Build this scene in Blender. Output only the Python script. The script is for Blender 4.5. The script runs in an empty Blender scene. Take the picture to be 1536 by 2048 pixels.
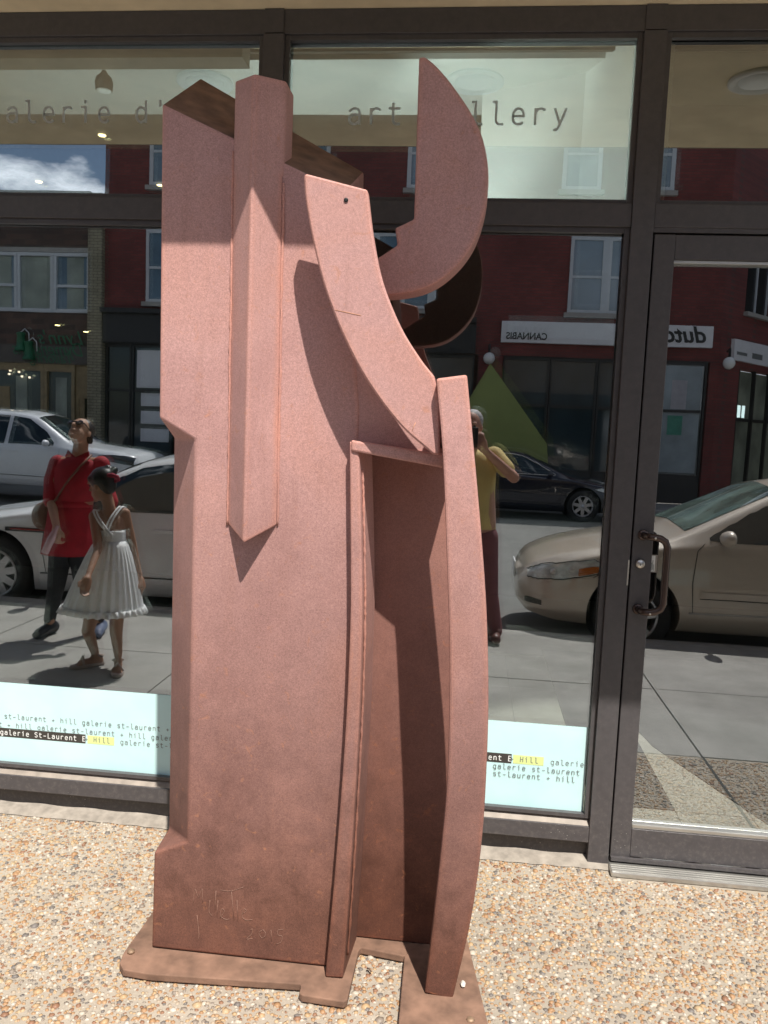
import bpy, bmesh, math, random
import numpy as np
from mathutils import Vector, Matrix
random.seed(7); rng = np.random.default_rng(7)
S = bpy.context.scene
COL = S.collection
# ------------------------------------------------------------------ camera
CAM_H, CAM_Y = 1.55, -2.926            # the shop front's frames stand in the plane y = 0
YAW, PITCH, ROLL, FPX = math.radians(-5.936), math.radians(-5.649), math.radians(2.394), 1634.85
def cam_axes():
    cy, sy, cp, sp = math.cos(YAW), math.sin(YAW), math.cos(PITCH), math.sin(PITCH)
    f = np.array([sy*cp, cy*cp, sp]); r = np.array([cy, -sy, 0.]); u = np.cross(r, f)
    c, s = math.cos(ROLL), math.sin(ROLL)
    return c*r+s*u, -s*r+c*u, f
CR, CU, CF = cam_axes()
cam = bpy.data.cameras.new('camera'); cam_o = bpy.data.objects.new('camera', cam); COL.objects.link(cam_o)
cam_o.matrix_world = Matrix(((CR[0], CU[0], -CF[0], 0), (CR[1], CU[1], -CF[1], CAM_Y), (CR[2], CU[2], -CF[2], CAM_H), (0, 0, 0, 1)))
cam.sensor_fit = 'VERTICAL'; cam.sensor_height = 36; cam.lens = FPX/2048*36
cam.clip_start = 0.02; cam.clip_end = 500
S.camera = cam_o
S.render.resolution_x, S.render.resolution_y = 768, 1024
# ------------------------------------------------------------------ sky, sun, exposure
SUN_DIR = Vector((-0.386, 1.0, -1.84)).normalized()      # the way the light travels
EL = math.asin(-SUN_DIR.z); AZ = math.atan2(-SUN_DIR.x, -SUN_DIR.y)
CLOUD = 7.08
W = bpy.data.worlds.new('World'); S.world = W; W.use_nodes = True
nt = W.node_tree; nt.nodes.clear()
wo = nt.nodes.new('ShaderNodeOutputWorld'); bg = nt.nodes.new('ShaderNodeBackground'); bg.inputs[1].default_value = 0.062
sky = nt.nodes.new('ShaderNodeTexSky'); sky.sky_type = 'NISHITA'; sky.sun_disc = False
sky.sun_elevation = EL; sky.sun_rotation = AZ; sky.air_density = 1.0; sky.dust_density = 1.0; sky.ozone_density = 1.5
tc = nt.nodes.new('ShaderNodeTexCoord'); mp = nt.nodes.new('ShaderNodeMapping'); mp.inputs['Scale'].default_value = (1.6, 1.6, 4.0); mp.inputs['Location'].default_value = (0, 0, CLOUD)
cn = nt.nodes.new('ShaderNodeTexNoise'); cn.inputs['Scale'].default_value = 2.3; cn.inputs['Detail'].default_value = 7; cn.inputs['Roughness'].default_value = .6
cr = nt.nodes.new('ShaderNodeValToRGB'); cr.color_ramp.elements[0].position = .52; cr.color_ramp.elements[1].position = .64
cm = nt.nodes.new('ShaderNodeMixRGB'); cm.inputs[2].default_value = (27., 28., 29.5, 1)
nt.links.new(tc.outputs['Generated'], mp.inputs[0]); nt.links.new(mp.outputs[0], cn.inputs[0]); nt.links.new(cn.outputs[0], cr.inputs[0])
nt.links.new(cr.outputs[0], cm.inputs[0]); nt.links.new(sky.outputs[0], cm.inputs[1]); nt.links.new(cm.outputs[0], bg.inputs[0]); nt.links.new(bg.outputs[0], wo.inputs[0])
sun = bpy.data.lights.new('sun', 'SUN'); sun.energy = 5.0; sun.angle = math.radians(.53); sun.color = (1, .95, .87)
so = bpy.data.objects.new('sun', sun); COL.objects.link(so); so.location = (3, -9, 14)
so.rotation_euler = SUN_DIR.to_track_quat('-Z', 'Y').to_euler()
vs = S.view_settings; vs.view_transform = 'Standard'; vs.look = 'None'; vs.gamma = 1; vs.use_curve_mapping = False; vs.exposure = 0.47
S.render.engine = 'CYCLES'
S.cycles.max_bounces = 10; S.cycles.transparent_max_bounces = 16; S.cycles.glossy_bounces = 6; S.cycles.diffuse_bounces = 4
S.cycles.caustics_reflective = False; S.cycles.caustics_refractive = False

# ------------------------------------------------------------------ photo pixels to places
GLASS_Y = 0.04
def ray(px, py): return CR*((px-768)/FPX) - CU*((py-1024)/FPX) + CF
def at(px, py, D):                     # the point seen at a pixel, D metres of depth in front of the camera
    d = ray(px, py); t = D/d[1]; return Vector((d[0]*t, CAM_Y+D, CAM_H+d[2]*t))
def refl(px, py, v):                   # the place of a thing mirrored by the shop glass, v metres of path depth
    p = at(px, py, v); return Vector((p.x, 2*GLASS_Y-p.y, p.z))

# ------------------------------------------------------------------ mesh helpers
def obj(name, me, mat=None, parent=None):
    o = bpy.data.objects.new(name, me); COL.objects.link(o)
    if mat is not None:
        for m in (mat if isinstance(mat, (list, tuple)) else [mat]): me.materials.append(m)
    if parent is not None: o.parent = parent; o.matrix_parent_inverse = Matrix.Translation(-ROOTLOC.get(parent.name, Vector((0, 0, 0)))) if parent.name in ROOTLOC else Matrix()
    return o
ROOTLOC = {}
def mk(name, verts, faces, mat=None, parent=None, smooth=False):
    me = bpy.data.meshes.new(name); me.from_pydata([tuple(v) for v in verts], [], [tuple(f) for f in faces]); me.update()
    bm = bmesh.new(); bm.from_mesh(me); bmesh.ops.recalc_face_normals(bm, faces=bm.faces); bm.to_mesh(me); bm.free()
    if smooth:
        for p in me.polygons: p.use_smooth = True
    return obj(name, me, mat, parent)
def boxes(name, L, mat, parent=None, bevel=0):
    V, F = [], []
    for (x0, x1, y0, y1, z0, z1) in L:
        n = len(V)
        V += [(x0, y0, z0), (x1, y0, z0), (x1, y1, z0), (x0, y1, z0), (x0, y0, z1), (x1, y0, z1), (x1, y1, z1), (x0, y1, z1)]
        F += [tuple(n+i for i in q) for q in ((0, 3, 2, 1), (4, 5, 6, 7), (0, 1, 5, 4), (1, 2, 6, 5), (2, 3, 7, 6), (3, 0, 4, 7))]
    o = mk(name, V, F, mat, parent)
    if bevel: bev(o, bevel)
    return o
def box(name, x0, x1, y0, y1, z0, z1, mat, parent=None, bevel=0): return boxes(name, [(x0, x1, y0, y1, z0, z1)], mat, parent, bevel)
def bev(o, w, seg=2, ang=35):
    m = o.modifiers.new('bevel', 'BEVEL'); m.width = w; m.segments = seg; m.limit_method = 'ANGLE'; m.angle_limit = math.radians(ang)
    m.harden_normals = False
    return o
def prism(name, A, B, mat, parent=None, bevel=0, smooth=False):          # two matching outlines joined by sides
    n = len(A); V = list(A)+list(B)
    F = [tuple(range(n))[::-1], tuple(range(n, 2*n))]+[(i, (i+1) % n, n+(i+1) % n, n+i) for i in range(n)]
    o = mk(name, V, F, mat, parent, smooth)
    if bevel: bev(o, bevel)
    return o
def empty(name, loc, label=None, cat=None, group=None):
    o = bpy.data.objects.new(name, None); COL.objects.link(o); o.location = loc; o.empty_display_size = .1
    ROOTLOC[o.name] = Vector(loc)
    return tag(o, label, cat, group)
def tag(o, label=None, cat=None, group=None, kind=None):
    if label: o['label'] = label
    if cat: o['category'] = cat
    if group: o['group'] = group
    if kind: o['kind'] = kind
    return o
def lathe(name, prof, mat, parent=None, n=32, axis='Z', loc=(0, 0, 0), smooth=True):   # prof = (radius, height)
    V, F = [], []
    for (r, z) in prof:
        for i in range(n):
            a = 2*math.pi*i/n; c, s = r*math.cos(a), r*math.sin(a)
            p = {'Z': (c, s, z), 'Y': (c, z, s), 'X': (z, c, s)}[axis]
            V.append((p[0]+loc[0], p[1]+loc[1], p[2]+loc[2]))
    for j in range(len(prof)-1):
        for i in range(n): F.append((j*n+i, j*n+(i+1) % n, (j+1)*n+(i+1) % n, (j+1)*n+i))
    F.append(tuple(range(n))[::-1]); F.append(tuple(range((len(prof)-1)*n, len(prof)*n)))
    return mk(name, V, F, mat, parent, smooth)
def tube(name, pts, r, mat, parent=None, n=10, caps=True):
    pts = [Vector(p) for p in pts]; rs = r if isinstance(r, (list, tuple)) else [r]*len(pts); V, F = [], []
    up = None
    for i, p in enumerate(pts):
        t = (pts[min(i+1, len(pts)-1)]-pts[max(i-1, 0)]).normalized()
        if up is None: up = t.orthogonal().normalized()
        a = (up-t*up.dot(t)).normalized(); b = t.cross(a); up = a
        for k in range(n):
            q = 2*math.pi*k/n; V.append(p+a*(rs[i]*math.cos(q))+b*(rs[i]*math.sin(q)))
    for j in range(len(pts)-1):
        for k in range(n): F.append((j*n+k, j*n+(k+1) % n, (j+1)*n+(k+1) % n, (j+1)*n+k))
    if caps: F += [tuple(range(n))[::-1], tuple(range((len(pts)-1)*n, len(pts)*n))]
    return mk(name, V, F, mat, parent, True)
def crom(P, n=6):                      # Catmull-Rom through 2D points
    P = [np.array(p, float) for p in P]; Q = [2*P[0]-P[1]]+P+[2*P[-1]-P[-2]]; out = []
    for i in range(1, len(Q)-2):
        for k in range(n):
            t = k/n; a, b, c, d = Q[i-1:i+3]
            out.append(.5*(2*b+(c-a)*t+(2*a-5*b+4*c-d)*t*t+(3*b-a-3*c+d)*t**3))
    return [tuple(q) for q in out]+[tuple(P[-1])]

# ------------------------------------------------------------------ materials
def new_mat(name):
    m = bpy.data.materials.new(name); m.use_nodes = True; t = m.node_tree
    return m, t, t.nodes['Principled BSDF']
def N(t, kind, **kw):
    n = t.nodes.new(kind)
    for k, v in kw.items():
        if k in n.inputs: n.inputs[k].default_value = v
        else: setattr(n, k, v)
    return n
def ramp(t, src, stops, interp='LINEAR'):
    r = t.nodes.new('ShaderNodeValToRGB'); r.color_ramp.interpolation = interp
    e = r.color_ramp.elements
    while len(e) < len(stops): e.new(.5)
    for i, (p, c) in enumerate(stops): e[i].position = p; e[i].color = (*c, 1) if len(c) == 3 else c
    if src is not None: t.links.new(src, r.inputs[0])
    return r
def pos(t): return N(t, 'ShaderNodeNewGeometry').outputs['Position']
def noise(t, scale, detail=4, rough=.55, vec=None, dist=0):
    n = N(t, 'ShaderNodeTexNoise', Scale=scale, Detail=detail, Roughness=rough, Distortion=dist)
    t.links.new(vec if vec is not None else pos(t), n.inputs[0]); return n.outputs[0]
def mix(t, fac, a, b, mode='MIX'):
    m = N(t, 'ShaderNodeMixRGB', blend_type=mode)
    for i, v in enumerate((fac, a, b)):
        if hasattr(v, 'links'): t.links.new(v, m.inputs[i])
        elif isinstance(v, (int, float)): m.inputs[i].default_value = v
        else: m.inputs[i].default_value = (*v, 1)
    return m.outputs[0]
def bump(t, b, h, strength=.3, dist=.002):
    n = N(t, 'ShaderNodeBump', Strength=strength, Distance=dist); t.links.new(h, n.inputs['Height']); t.links.new(n.outputs[0], b.inputs['Normal'])
def plain(name, col, rough=.5, metal=0., var=.12, scale=6., coat=0., spec=.5, bmp=0., bscale=200):
    m, t, b = new_mat(name)
    b.inputs['Roughness'].default_value = rough; b.inputs['Metallic'].default_value = metal; b.inputs['Coat Weight'].default_value = coat
    b.inputs['Specular IOR Level'].default_value = spec
    lo = tuple(c*(1-var) for c in col); hi = tuple(min(1, c*(1+var)) for c in col)
    t.links.new(ramp(t, noise(t, scale), [(.3, lo), (.7, hi)]).outputs[0], b.inputs['Base Color'])
    if bmp: bump(t, b, noise(t, bscale), bmp, .001)
    return m
def emis(name, col, st):
    m, t, b = new_mat(name); b.inputs['Base Color'].default_value = (*col, 1); b.inputs['Emission Color'].default_value = (*col, 1); b.inputs['Emission Strength'].default_value = st
    return m
def make_rust(name='weathered_steel', k=1.):
    m, t, b = new_mat(name)
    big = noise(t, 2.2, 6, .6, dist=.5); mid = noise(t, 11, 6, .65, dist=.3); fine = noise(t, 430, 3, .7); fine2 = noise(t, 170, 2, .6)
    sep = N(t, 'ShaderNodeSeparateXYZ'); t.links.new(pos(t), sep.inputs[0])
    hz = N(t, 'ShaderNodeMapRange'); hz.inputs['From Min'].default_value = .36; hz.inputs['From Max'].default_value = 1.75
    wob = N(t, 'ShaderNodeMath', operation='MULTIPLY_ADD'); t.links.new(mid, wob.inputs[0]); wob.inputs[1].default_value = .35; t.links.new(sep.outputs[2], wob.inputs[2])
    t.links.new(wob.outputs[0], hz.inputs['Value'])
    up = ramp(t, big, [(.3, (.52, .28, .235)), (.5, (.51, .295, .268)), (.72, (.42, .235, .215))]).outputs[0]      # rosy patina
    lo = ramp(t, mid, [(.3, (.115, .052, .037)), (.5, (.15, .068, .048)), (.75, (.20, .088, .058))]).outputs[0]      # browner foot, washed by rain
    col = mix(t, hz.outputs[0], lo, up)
    # rusty orange spots, stretched streaks
    mapv = N(t, 'ShaderNodeMapping'); mapv.inputs['Scale'].default_value = (14, 14, 1.3); t.links.new(pos(t), mapv.inputs[0])
    st = noise(t, 1.5, 5, .7, mapv.outputs[0])
    col = mix(t, ramp(t, st, [(.52, (0, 0, 0)), (.76, (.22, .22, .22))]).outputs[0], col, (.24, .115, .08))
    sp = noise(t, 26, 4, .6, dist=1.)
    col = mix(t, ramp(t, sp, [(.62, (0, 0, 0)), (.78, (.55, .55, .55))]).outputs[0], col, (.50, .21, .10))
    col = mix(t, .55, col, ramp(t, fine, [(.32, (.5, .45, .47)), (.5, (1, 1, 1)), (.68, (1.35, 1.35, 1.4))]).outputs[0], 'MULTIPLY')
    col = mix(t, .32, col, ramp(t, fine2, [(.35, (.72, .7, .74)), (.65, (1.2, 1.2, 1.2))]).outputs[0], 'MULTIPLY')
    bvn = N(t, 'ShaderNodeBevel', samples=4, Radius=.028); gn = N(t, 'ShaderNodeNewGeometry'); dp = N(t, 'ShaderNodeVectorMath', operation='DOT_PRODUCT')
    t.links.new(bvn.outputs[0], dp.inputs[0]); t.links.new(gn.outputs['True Normal'], dp.inputs[1])
    worn = mix(t, .5, ramp(t, dp.outputs['Value'], [(.80, (1, 1, 1)), (.985, (0, 0, 0))]).outputs[0], ramp(t, mid, [(.35, (.3, .3, .3)), (.65, (1, 1, 1))]).outputs[0], 'MULTIPLY')
    wf = N(t, 'ShaderNodeMath', operation='MULTIPLY'); t.links.new(worn, wf.inputs[0]); wf.inputs[1].default_value = .9
    col = mix(t, wf.outputs[0], col, mix(t, 1., col, (1.22, 1.0, .82), 'MULTIPLY'))
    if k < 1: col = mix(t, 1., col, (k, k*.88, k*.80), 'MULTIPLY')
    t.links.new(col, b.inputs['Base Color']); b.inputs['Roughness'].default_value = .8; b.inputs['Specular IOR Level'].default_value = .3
    bump(t, b, fine, .35, .0012)
    return m
M = {}
M['rust'] = make_rust(); M['rust_shaded'] = make_rust('brown_shaded_steel', .72)  # second copy is browner and darkened to paint in the recess's shade
def make_frame():
    m, t, b = new_mat('bronze_aluminium')
    v = N(t, 'ShaderNodeTexVoronoi', Scale=70.); t.links.new(pos(t), v.inputs[0])
    sp = ramp(t, v.outputs['Distance'], [(.08, (1, 1, 1)), (.12, (0, 0, 0))]).outputs[0]
    den = ramp(t, noise(t, 5, 4), [(.52, (0, 0, 0)), (.62, (1, 1, 1))]).outputs[0]
    dirt = noise(t, 30, 6, .7)
    sep = N(t, 'ShaderNodeSeparateXYZ'); t.links.new(pos(t), sep.inputs[0])
    low = ramp(t, sep.outputs[2], [(.02, (.9, .9, .9)), (.35, (.08, .08, .08))]).outputs[0]
    base = ramp(t, dirt, [(.3, (.066, .061, .064)), (.7, (.086, .079, .082))]).outputs[0]
    d2 = mix(t, 1., ramp(t, noise(t, 60, 8, .75), [(.5, (0, 0, 0)), (.7, (.5, .5, .5))]).outputs[0], low, 'MULTIPLY')
    col = mix(t, d2, base, (.19, .17, .155))
    f = mix(t, 1., mix(t, 1., sp, den, 'MULTIPLY'), low, 'MULTIPLY')
    col = mix(t, f, col, (.5, .48, .44))
    t.links.new(col, b.inputs['Base Color']); b.inputs['Roughness'].default_value = .38; b.inputs['Specular IOR Level'].default_value = .5
    return m
M['frame'] = make_frame()
M['dust'] = plain('dusty_rusted_steel', (.195, .112, .076), .9, var=.35, scale=16, bmp=.5, bscale=260)
M['rubber'] = plain('black_gasket', (.012, .012, .013), .6)
M['beige'] = plain('beige_stucco', (.78, .66, .46), .85, bmp=.3, bscale=120)
M['white'] = plain('white_paint', (.80, .80, .77), .6, var=.03)
M['ceil'] = plain('grey_white_ceiling_paint', (.62, .63, .60), .8, var=.03)
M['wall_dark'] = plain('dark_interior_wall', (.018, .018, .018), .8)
M['alu'] = plain('bare_aluminium', (.55, .54, .51), .35, metal=.8)
M['steel'] = plain('brushed_steel', (.6, .58, .54), .3, metal=.9)
M['handle'] = plain('bronze_handle', (.075, .052, .045), .22, metal=.55)
def make_glass(name, refl_, tint, wav=.0):
    m = bpy.data.materials.new(name); m.use_nodes = True; t = m.node_tree; t.nodes.clear()
    o = N(t, 'ShaderNodeOutputMaterial'); mx = N(t, 'ShaderNodeMixShader'); tr = N(t, 'ShaderNodeBsdfTransparent'); gl = N(t, 'ShaderNodeBsdfGlossy')
    tr.inputs[0].default_value = (*tint, 1); gl.inputs['Color'].default_value = (.92, .96, 1., 1); gl.inputs['Roughness'].default_value = 0.0
    fr = N(t, 'ShaderNodeFresnel', IOR=1.5); mr = N(t, 'ShaderNodeMapRange'); mr.inputs['From Min'].default_value = .04; mr.inputs['To Min'].default_value = refl_
    t.links.new(fr.outputs[0], mr.inputs['Value']); sm_ = N(t, 'ShaderNodeMath', operation='MULTIPLY_ADD'); t.links.new(ramp(t, noise(t, 1.7, 6, .7), [(.35, (0, 0, 0)), (.7, (1, 1, 1))]).outputs[0], sm_.inputs[0]); sm_.inputs[1].default_value = -.16*refl_; t.links.new(mr.outputs[0], sm_.inputs[2]); t.links.new(sm_.outputs[0], mx.inputs[0])
    t.links.new(tr.outputs[0], mx.inputs[1]); t.links.new(gl.outputs[0], mx.inputs[2]); t.links.new(mx.outputs[0], o.inputs[0])
    if wav:
        bp = N(t, 'ShaderNodeBump', Strength=1., Distance=wav); t.links.new(noise(t, 3.2, 1, .4), bp.inputs['Height'])
        t.links.new(bp.outputs[0], gl.inputs['Normal'])
    return m
M['glass'] = make_glass('shop_glass', .37, (.84, .89, .86), .00012)
M['glass_in'] = make_glass('inner_glass', .17, (.88, .92, .9), .0002)
M['clear'] = make_glass('pane_edge', .0, (.94, .97, .95))
def make_frost():
    m, t, b = new_mat('frosted_vinyl')
    t.links.new(ramp(t, noise(t, 5, 5), [(.3, (.55, .82, .84)), (.7, (.63, .88, .89))]).outputs[0], b.inputs['Base Color'])
    b.inputs['Roughness'].default_value = .6; return m
M['frost'] = make_frost()
M['ink'] = plain('grey_lettering', (.16, .17, .17), .6, var=.05)
M['inkpale'] = plain('pale_frosted_lettering', (.90, .93, .92), .6, var=.03)
m_, t_, b_ = new_mat('frosted_letter'); b_.inputs['Base Color'].default_value = (.9, .94, .93, 1); b_.inputs['Roughness'].default_value = .7
tl_ = N(t_, 'ShaderNodeBsdfTranslucent'); tl_.inputs[0].default_value = (.95, 1, .98, 1); mx_ = N(t_, 'ShaderNodeMixShader'); mx_.inputs[0].default_value = .55
t_.links.new(ramp(t_, noise(t_, 40), [(.3, (.86, .9, .89)), (.7, (.94, .97, .96))]).outputs[0], b_.inputs['Base Color'])
t_.links.new(b_.outputs[0], mx_.inputs[1]); t_.links.new(tl_.outputs[0], mx_.inputs[2]); t_.links.new(mx_.outputs[0], t_.nodes['Material Output'].inputs[0]); M['letter'] = m_
M['inkwhite'] = plain('white_lettering', (.85, .87, .85), .6, var=.02)
M['inkdark'] = plain('charcoal_vinyl', (.05, .045, .04), .6)
M['lime'] = plain('lime_vinyl', (.70, .80, .34), .6, var=.04)
M['black'] = plain('black_ink', (.01, .01, .01), .5)
# ------------------------------------------------------------------ lettering drawn as strokes
def _arc(cx, cy, rx, ry, a0, a1, n=8):
    return [(cx+rx*math.cos(math.radians(a0+(a1-a0)*i/n)), cy+ry*math.sin(math.radians(a0+(a1-a0)*i/n))) for i in range(n+1)]
G = {
 'a': [[(.09, .42)]+_arc(.27, .36, .17, .16, 120, 0)+[(.44, 0)], [(.44, .31), (.25, .31)]+_arc(.23, .155, .15, .155, 90, 270)+[(.30, 0), (.44, .09)]],
 'l': [[(.10, .74), (.22, .74), (.22, .14)]+_arc(.36, .14, .14, .14, 180, 270)+[(.46, 0)]],
 'e': [[(.09, .27), (.45, .27)]+_arc(.27, .30, .18, .22, 0, 180)+[(.09, .22)]+_arc(.29, .2, .2, .2, 180, 290)+[(.43, .06)]],
 'r': [[(.14, .52), (.14, 0)], [(.14, .34)]+_arc(.32, .34, .18, .18, 170, 45)],
 'i': [[(.12, .52), (.27, .52), (.27, 0)], [(.27, .66), (.27, .75)]],
 'd': [[(.44, .74), (.44, 0)], [(.44, .40)]+_arc(.26, .26, .18, .26, 60, 300)+[(.44, .12)]],
 'g': [[(.44, .52), (.44, -.06)]+_arc(.28, -.06, .16, .14, 0, -120), [(.44, .40)]+_arc(.26, .26, .18, .26, 60, 300)+[(.44, .12)]],
 't': [[(.20, .70), (.20, .14)]+_arc(.34, .14, .14, .14, 180, 270)+[(.44, 0)], [(.06, .52), (.44, .52)]],
 'y': [[(.08, .52), (.27, .02)], [(.46, .52), (.24, -.08), (.16, -.18), (.08, -.18)]],
 's': [[(.43, .45)]+_arc(.27, .39, .16, .13, 60, 200)+[(.28, .27)]+_arc(.27, .13, .17, .13, 60, -150)],
 'u': [[(.10, .52), (.10, .17)]+_arc(.27, .17, .17, .17, 180, 300)+[(.44, .14)], [(.44, .52), (.44, 0)]],
 'n': [[(.10, .52), (.10, 0)], [(.10, .36)]+_arc(.27, .35, .17, .17, 150, 0)+[(.44, 0)]],
 'h': [[(.10, .74), (.10, 0)], [(.10, .36)]+_arc(.27, .35, .17, .17, 150, 0)+[(.44, 0)]],
 '-': [[(.10, .28), (.44, .28)]], '+': [[(.08, .28), (.46, .28)], [(.27, .09), (.27, .47)]], "'": [[(.27, .76), (.27, .56)]],
 'S': [[(.45, .62)]+_arc(.27, .54, .18, .18, 50, 200)+[(.28, .37)]+_arc(.27, .18, .19, .18, 60, -150)],
 'L': [[(.12, .72), (.12, 0), (.46, 0)]], 'H': [[(.10, .72), (.10, 0)], [(.44, .72), (.44, 0)], [(.10, .36), (.44, .36)]],
 'E': [[(.44, .72), (.12, .72), (.12, 0), (.44, 0)], [(.12, .37), (.40, .37)]],
}
def strokes(name, polys, w, place, mat, parent, step=.00015):
    V, F = [], []
    for k, P in enumerate(polys):
        P = [Vector((p[0], p[1], 0)) for p in P]; Q = [P[0]]
        for p in P[1:]:
            if (p-Q[-1]).length > 1e-5: Q.append(p)
        P = Q; n0 = len(V)
        for i, p in enumerate(P):
            a = (P[i]-P[i-1]).normalized() if i else (P[1]-P[0]).normalized()
            b = (P[i+1]-P[i]).normalized() if i < len(P)-1 else a
            nn = Vector((-(a+b).y, (a+b).x, 0)); nn = nn.normalized() if nn.length > 1e-4 else Vector((-a.y, a.x, 0))
            c = max(.45, nn.dot(Vector((-a.y, a.x, 0)))); e = nn*(w/2/c)
            q = p-a*(w*.2) if i == 0 else (p+a*(w*.2) if i == len(P)-1 else p)
            V += [place(q.x+e.x, q.y+e.y, k*step), place(q.x-e.x, q.y-e.y, k*step)]
        for i in range(len(P)-1): F.append((n0+2*i, n0+2*i+1, n0+2*i+3, n0+2*i+2))
    return mk(name, V, F, mat, parent)
def mono(name, txt, x, z, pitch, em, mat, parent, y, wt=.085, each=False):
    if each:
        for i, ch in enumerate(txt):
            if ch in G: strokes(name, [[(px*em, py*em) for px, py in P] for P in G[ch]], wt*em, lambda a, b, c, i=i: (x+i*pitch+a, y-c, z+b), mat, parent)['kind'] = 'stuff'
        return
    polys = []
    for i, ch in enumerate(txt):
        for P in G.get(ch, []): polys.append([(i*pitch+px*em, py*em) for px, py in P])
    o = strokes(name, polys, wt*em, lambda a, b, c: (x+a, y-c, z+b), mat, parent, .00002); o['kind'] = 'stuff'; return o

# ------------------------------------------------------------------ the gallery's shop front
gal = empty('gallery_building', (0, .06, 0), 'art gallery shop front with dark bronze frames, big panes and a beige soffit', 'building')
FR = M['frame']
YF, YB = 0.0, .11
XA0, XA1, XB0, XB1 = -.794, -.721, .497, .571          # two mullions
XZ0, XZ1 = -2.085, -2.012                              # the mullion beyond the left
XC0, XC1 = 1.535, 1.612
ZT, ZH, ZM1, ZM0, ZS1, ZS0 = 2.99, 2.908, 2.352, 2.274, .158, .086
box('header_rail', -4.2, 3.6, YF+.004, YB, ZH, ZT, FR, gal, .002)
for a, b in ((-3.376, -3.303), (XZ0, XZ1), (XA0, XA1), (XB0, XB1), (XC0, XC1), (2.85, 2.925)):
    box('mullion', a, b, YF-.006, YB+.004, 0.0, ZH-.002, FR, gal, .002)
    box('mullion_cap', a+.003, b-.003, YF-.003, .0035, ZH+.002, ZT-.001, FR, gal)
bays = [(-3.303, XZ0, 'w'), (XZ1, XA0, 'w'), (XA1, XB0, 'w'), (XB1, XC0, 'd'), (XC1, 2.85, 'w')]
BE = .018
panes = {}
def pane(name, x0, x1, z0, z1, y, mat, parent, tilt=(0, 0)):
    cx, cz = (x0+x1)/2, (z0+z1)/2
    def P(x, yy, z): return (x, y+yy+(x-cx)*tilt[0]+(z-cz)*tilt[1], z)
    V = [P(x0, 0, z0), P(x1, 0, z0), P(x1, 0, z1), P(x0, 0, z1), P(x0, .006, z0), P(x1, .006, z0), P(x1, .006, z1), P(x0, .006, z1)]
    me = bpy.data.meshes.new(name); me.from_pydata(V, [], [(0, 1, 2, 3), (5, 4, 7, 6), (4, 0, 3, 7), (1, 5, 6, 2), (3, 2, 6, 7), (4, 5, 1, 0)]); me.update()
    o = obj(name, me, [mat, M['clear']], parent)
    for i, p in enumerate(me.polygons): p.material_index = 0 if i == 0 else 1
    return o
def beads(parent, x0, x1, z0, z1):
    e = .0006
    boxes('glazing_bead', [(x0+e, x0+BE, .012, .034, z0+e, z1-e), (x1-BE, x1-e, .012, .034, z0+e, z1-e), (x0+BE+e, x1-BE-e, .0125, .034, z1-BE, z1-e), (x0+BE+e, x1-BE-e, .0125, .034, z0+e, z0+BE*.8)], FR, parent)
tilts = {0: (.004, .003), 1: (-.002, -.0015), 2: (-.0042, -.004), 3: (-.003, .0035), 4: (.002, .003)}
for i, (x0, x1, kind) in enumerate(bays):
    box('transom_rail', x0+.0005, x1-.0005, YF, YB, ZM0, ZM1, FR, gal, .002)
    g = pane('transom_pane', x0+.002, x1-.002, ZM1+.001, ZH-.001, GLASS_Y, M['glass'], gal)
    g2 = pane('inner_pane', x0+.002, x1-.002, ZM1+.001, ZH-.001, GLASS_Y+.024, M['glass_in'], g, (tilts[i][0], -tilts[i][1]))
    beads(gal, x0, x1, ZM1, ZH); panes['t%d' % i] = g
    if kind == 'w':
        box('sill_rail', x0+.0005, x1-.0005, YF-.004, YB, ZS0, ZS1-.012, FR, gal, .002)
        prism('sill_bead', [(x0+.001, .004, ZS1-.012), (x0+.001, .036, ZS1-.012), (x0+.001, .036, ZS1+.012), (x0+.001, .031, ZS1+.012)],
              [(x1-.001, .004, ZS1-.012), (x1-.001, .036, ZS1-.012), (x1-.001, .036, ZS1+.012), (x1-.001, .031, ZS1+.012)], plain('dusty_ledge', (.30, .255, .215), .6, var=.2, scale=20) if 'dusty_ledge' not in bpy.data.materials else bpy.data.materials['dusty_ledge'], gal)
        box('base_curb', x0+.0005, x1-.0005, .034, YB, .0, ZS0-.002, FR, gal)
        g = pane('window_pane', x0+.002, x1-.002, ZS1-.01, ZM0-.001, GLASS_Y, M['glass'], gal)
        pane('inner_pane', x0+.002, x1-.002, ZS1-.01, ZM0-.001, GLASS_Y+.026, M['glass_in'], g, tilts[i])
        fb = box('frosted_band', x0+BE+.004, x1-BE-.004, GLASS_Y-.0030, GLASS_Y-.0012, ZS1+.014, .503, M['frost'], g)
        beads(gal, x0, x1, ZS1+.012, ZM0); panes['w%d' % i] = g
# names on the transoms
zb = at(600, 247, 2.97).z
mono('letter', "galerie d'art", at(-24, 245, 2.97).x, at(100, 245, 2.97).z, .0705, .1, M['letter'], panes['t1'], GLASS_Y-.0012, each=True)
mono('letter', "art gallery", at(694, 249, 2.97).x, at(800, 249, 2.97).z, .0712, .1, M['letter'], panes['t2'], GLASS_Y-.0012, each=True)
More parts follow.
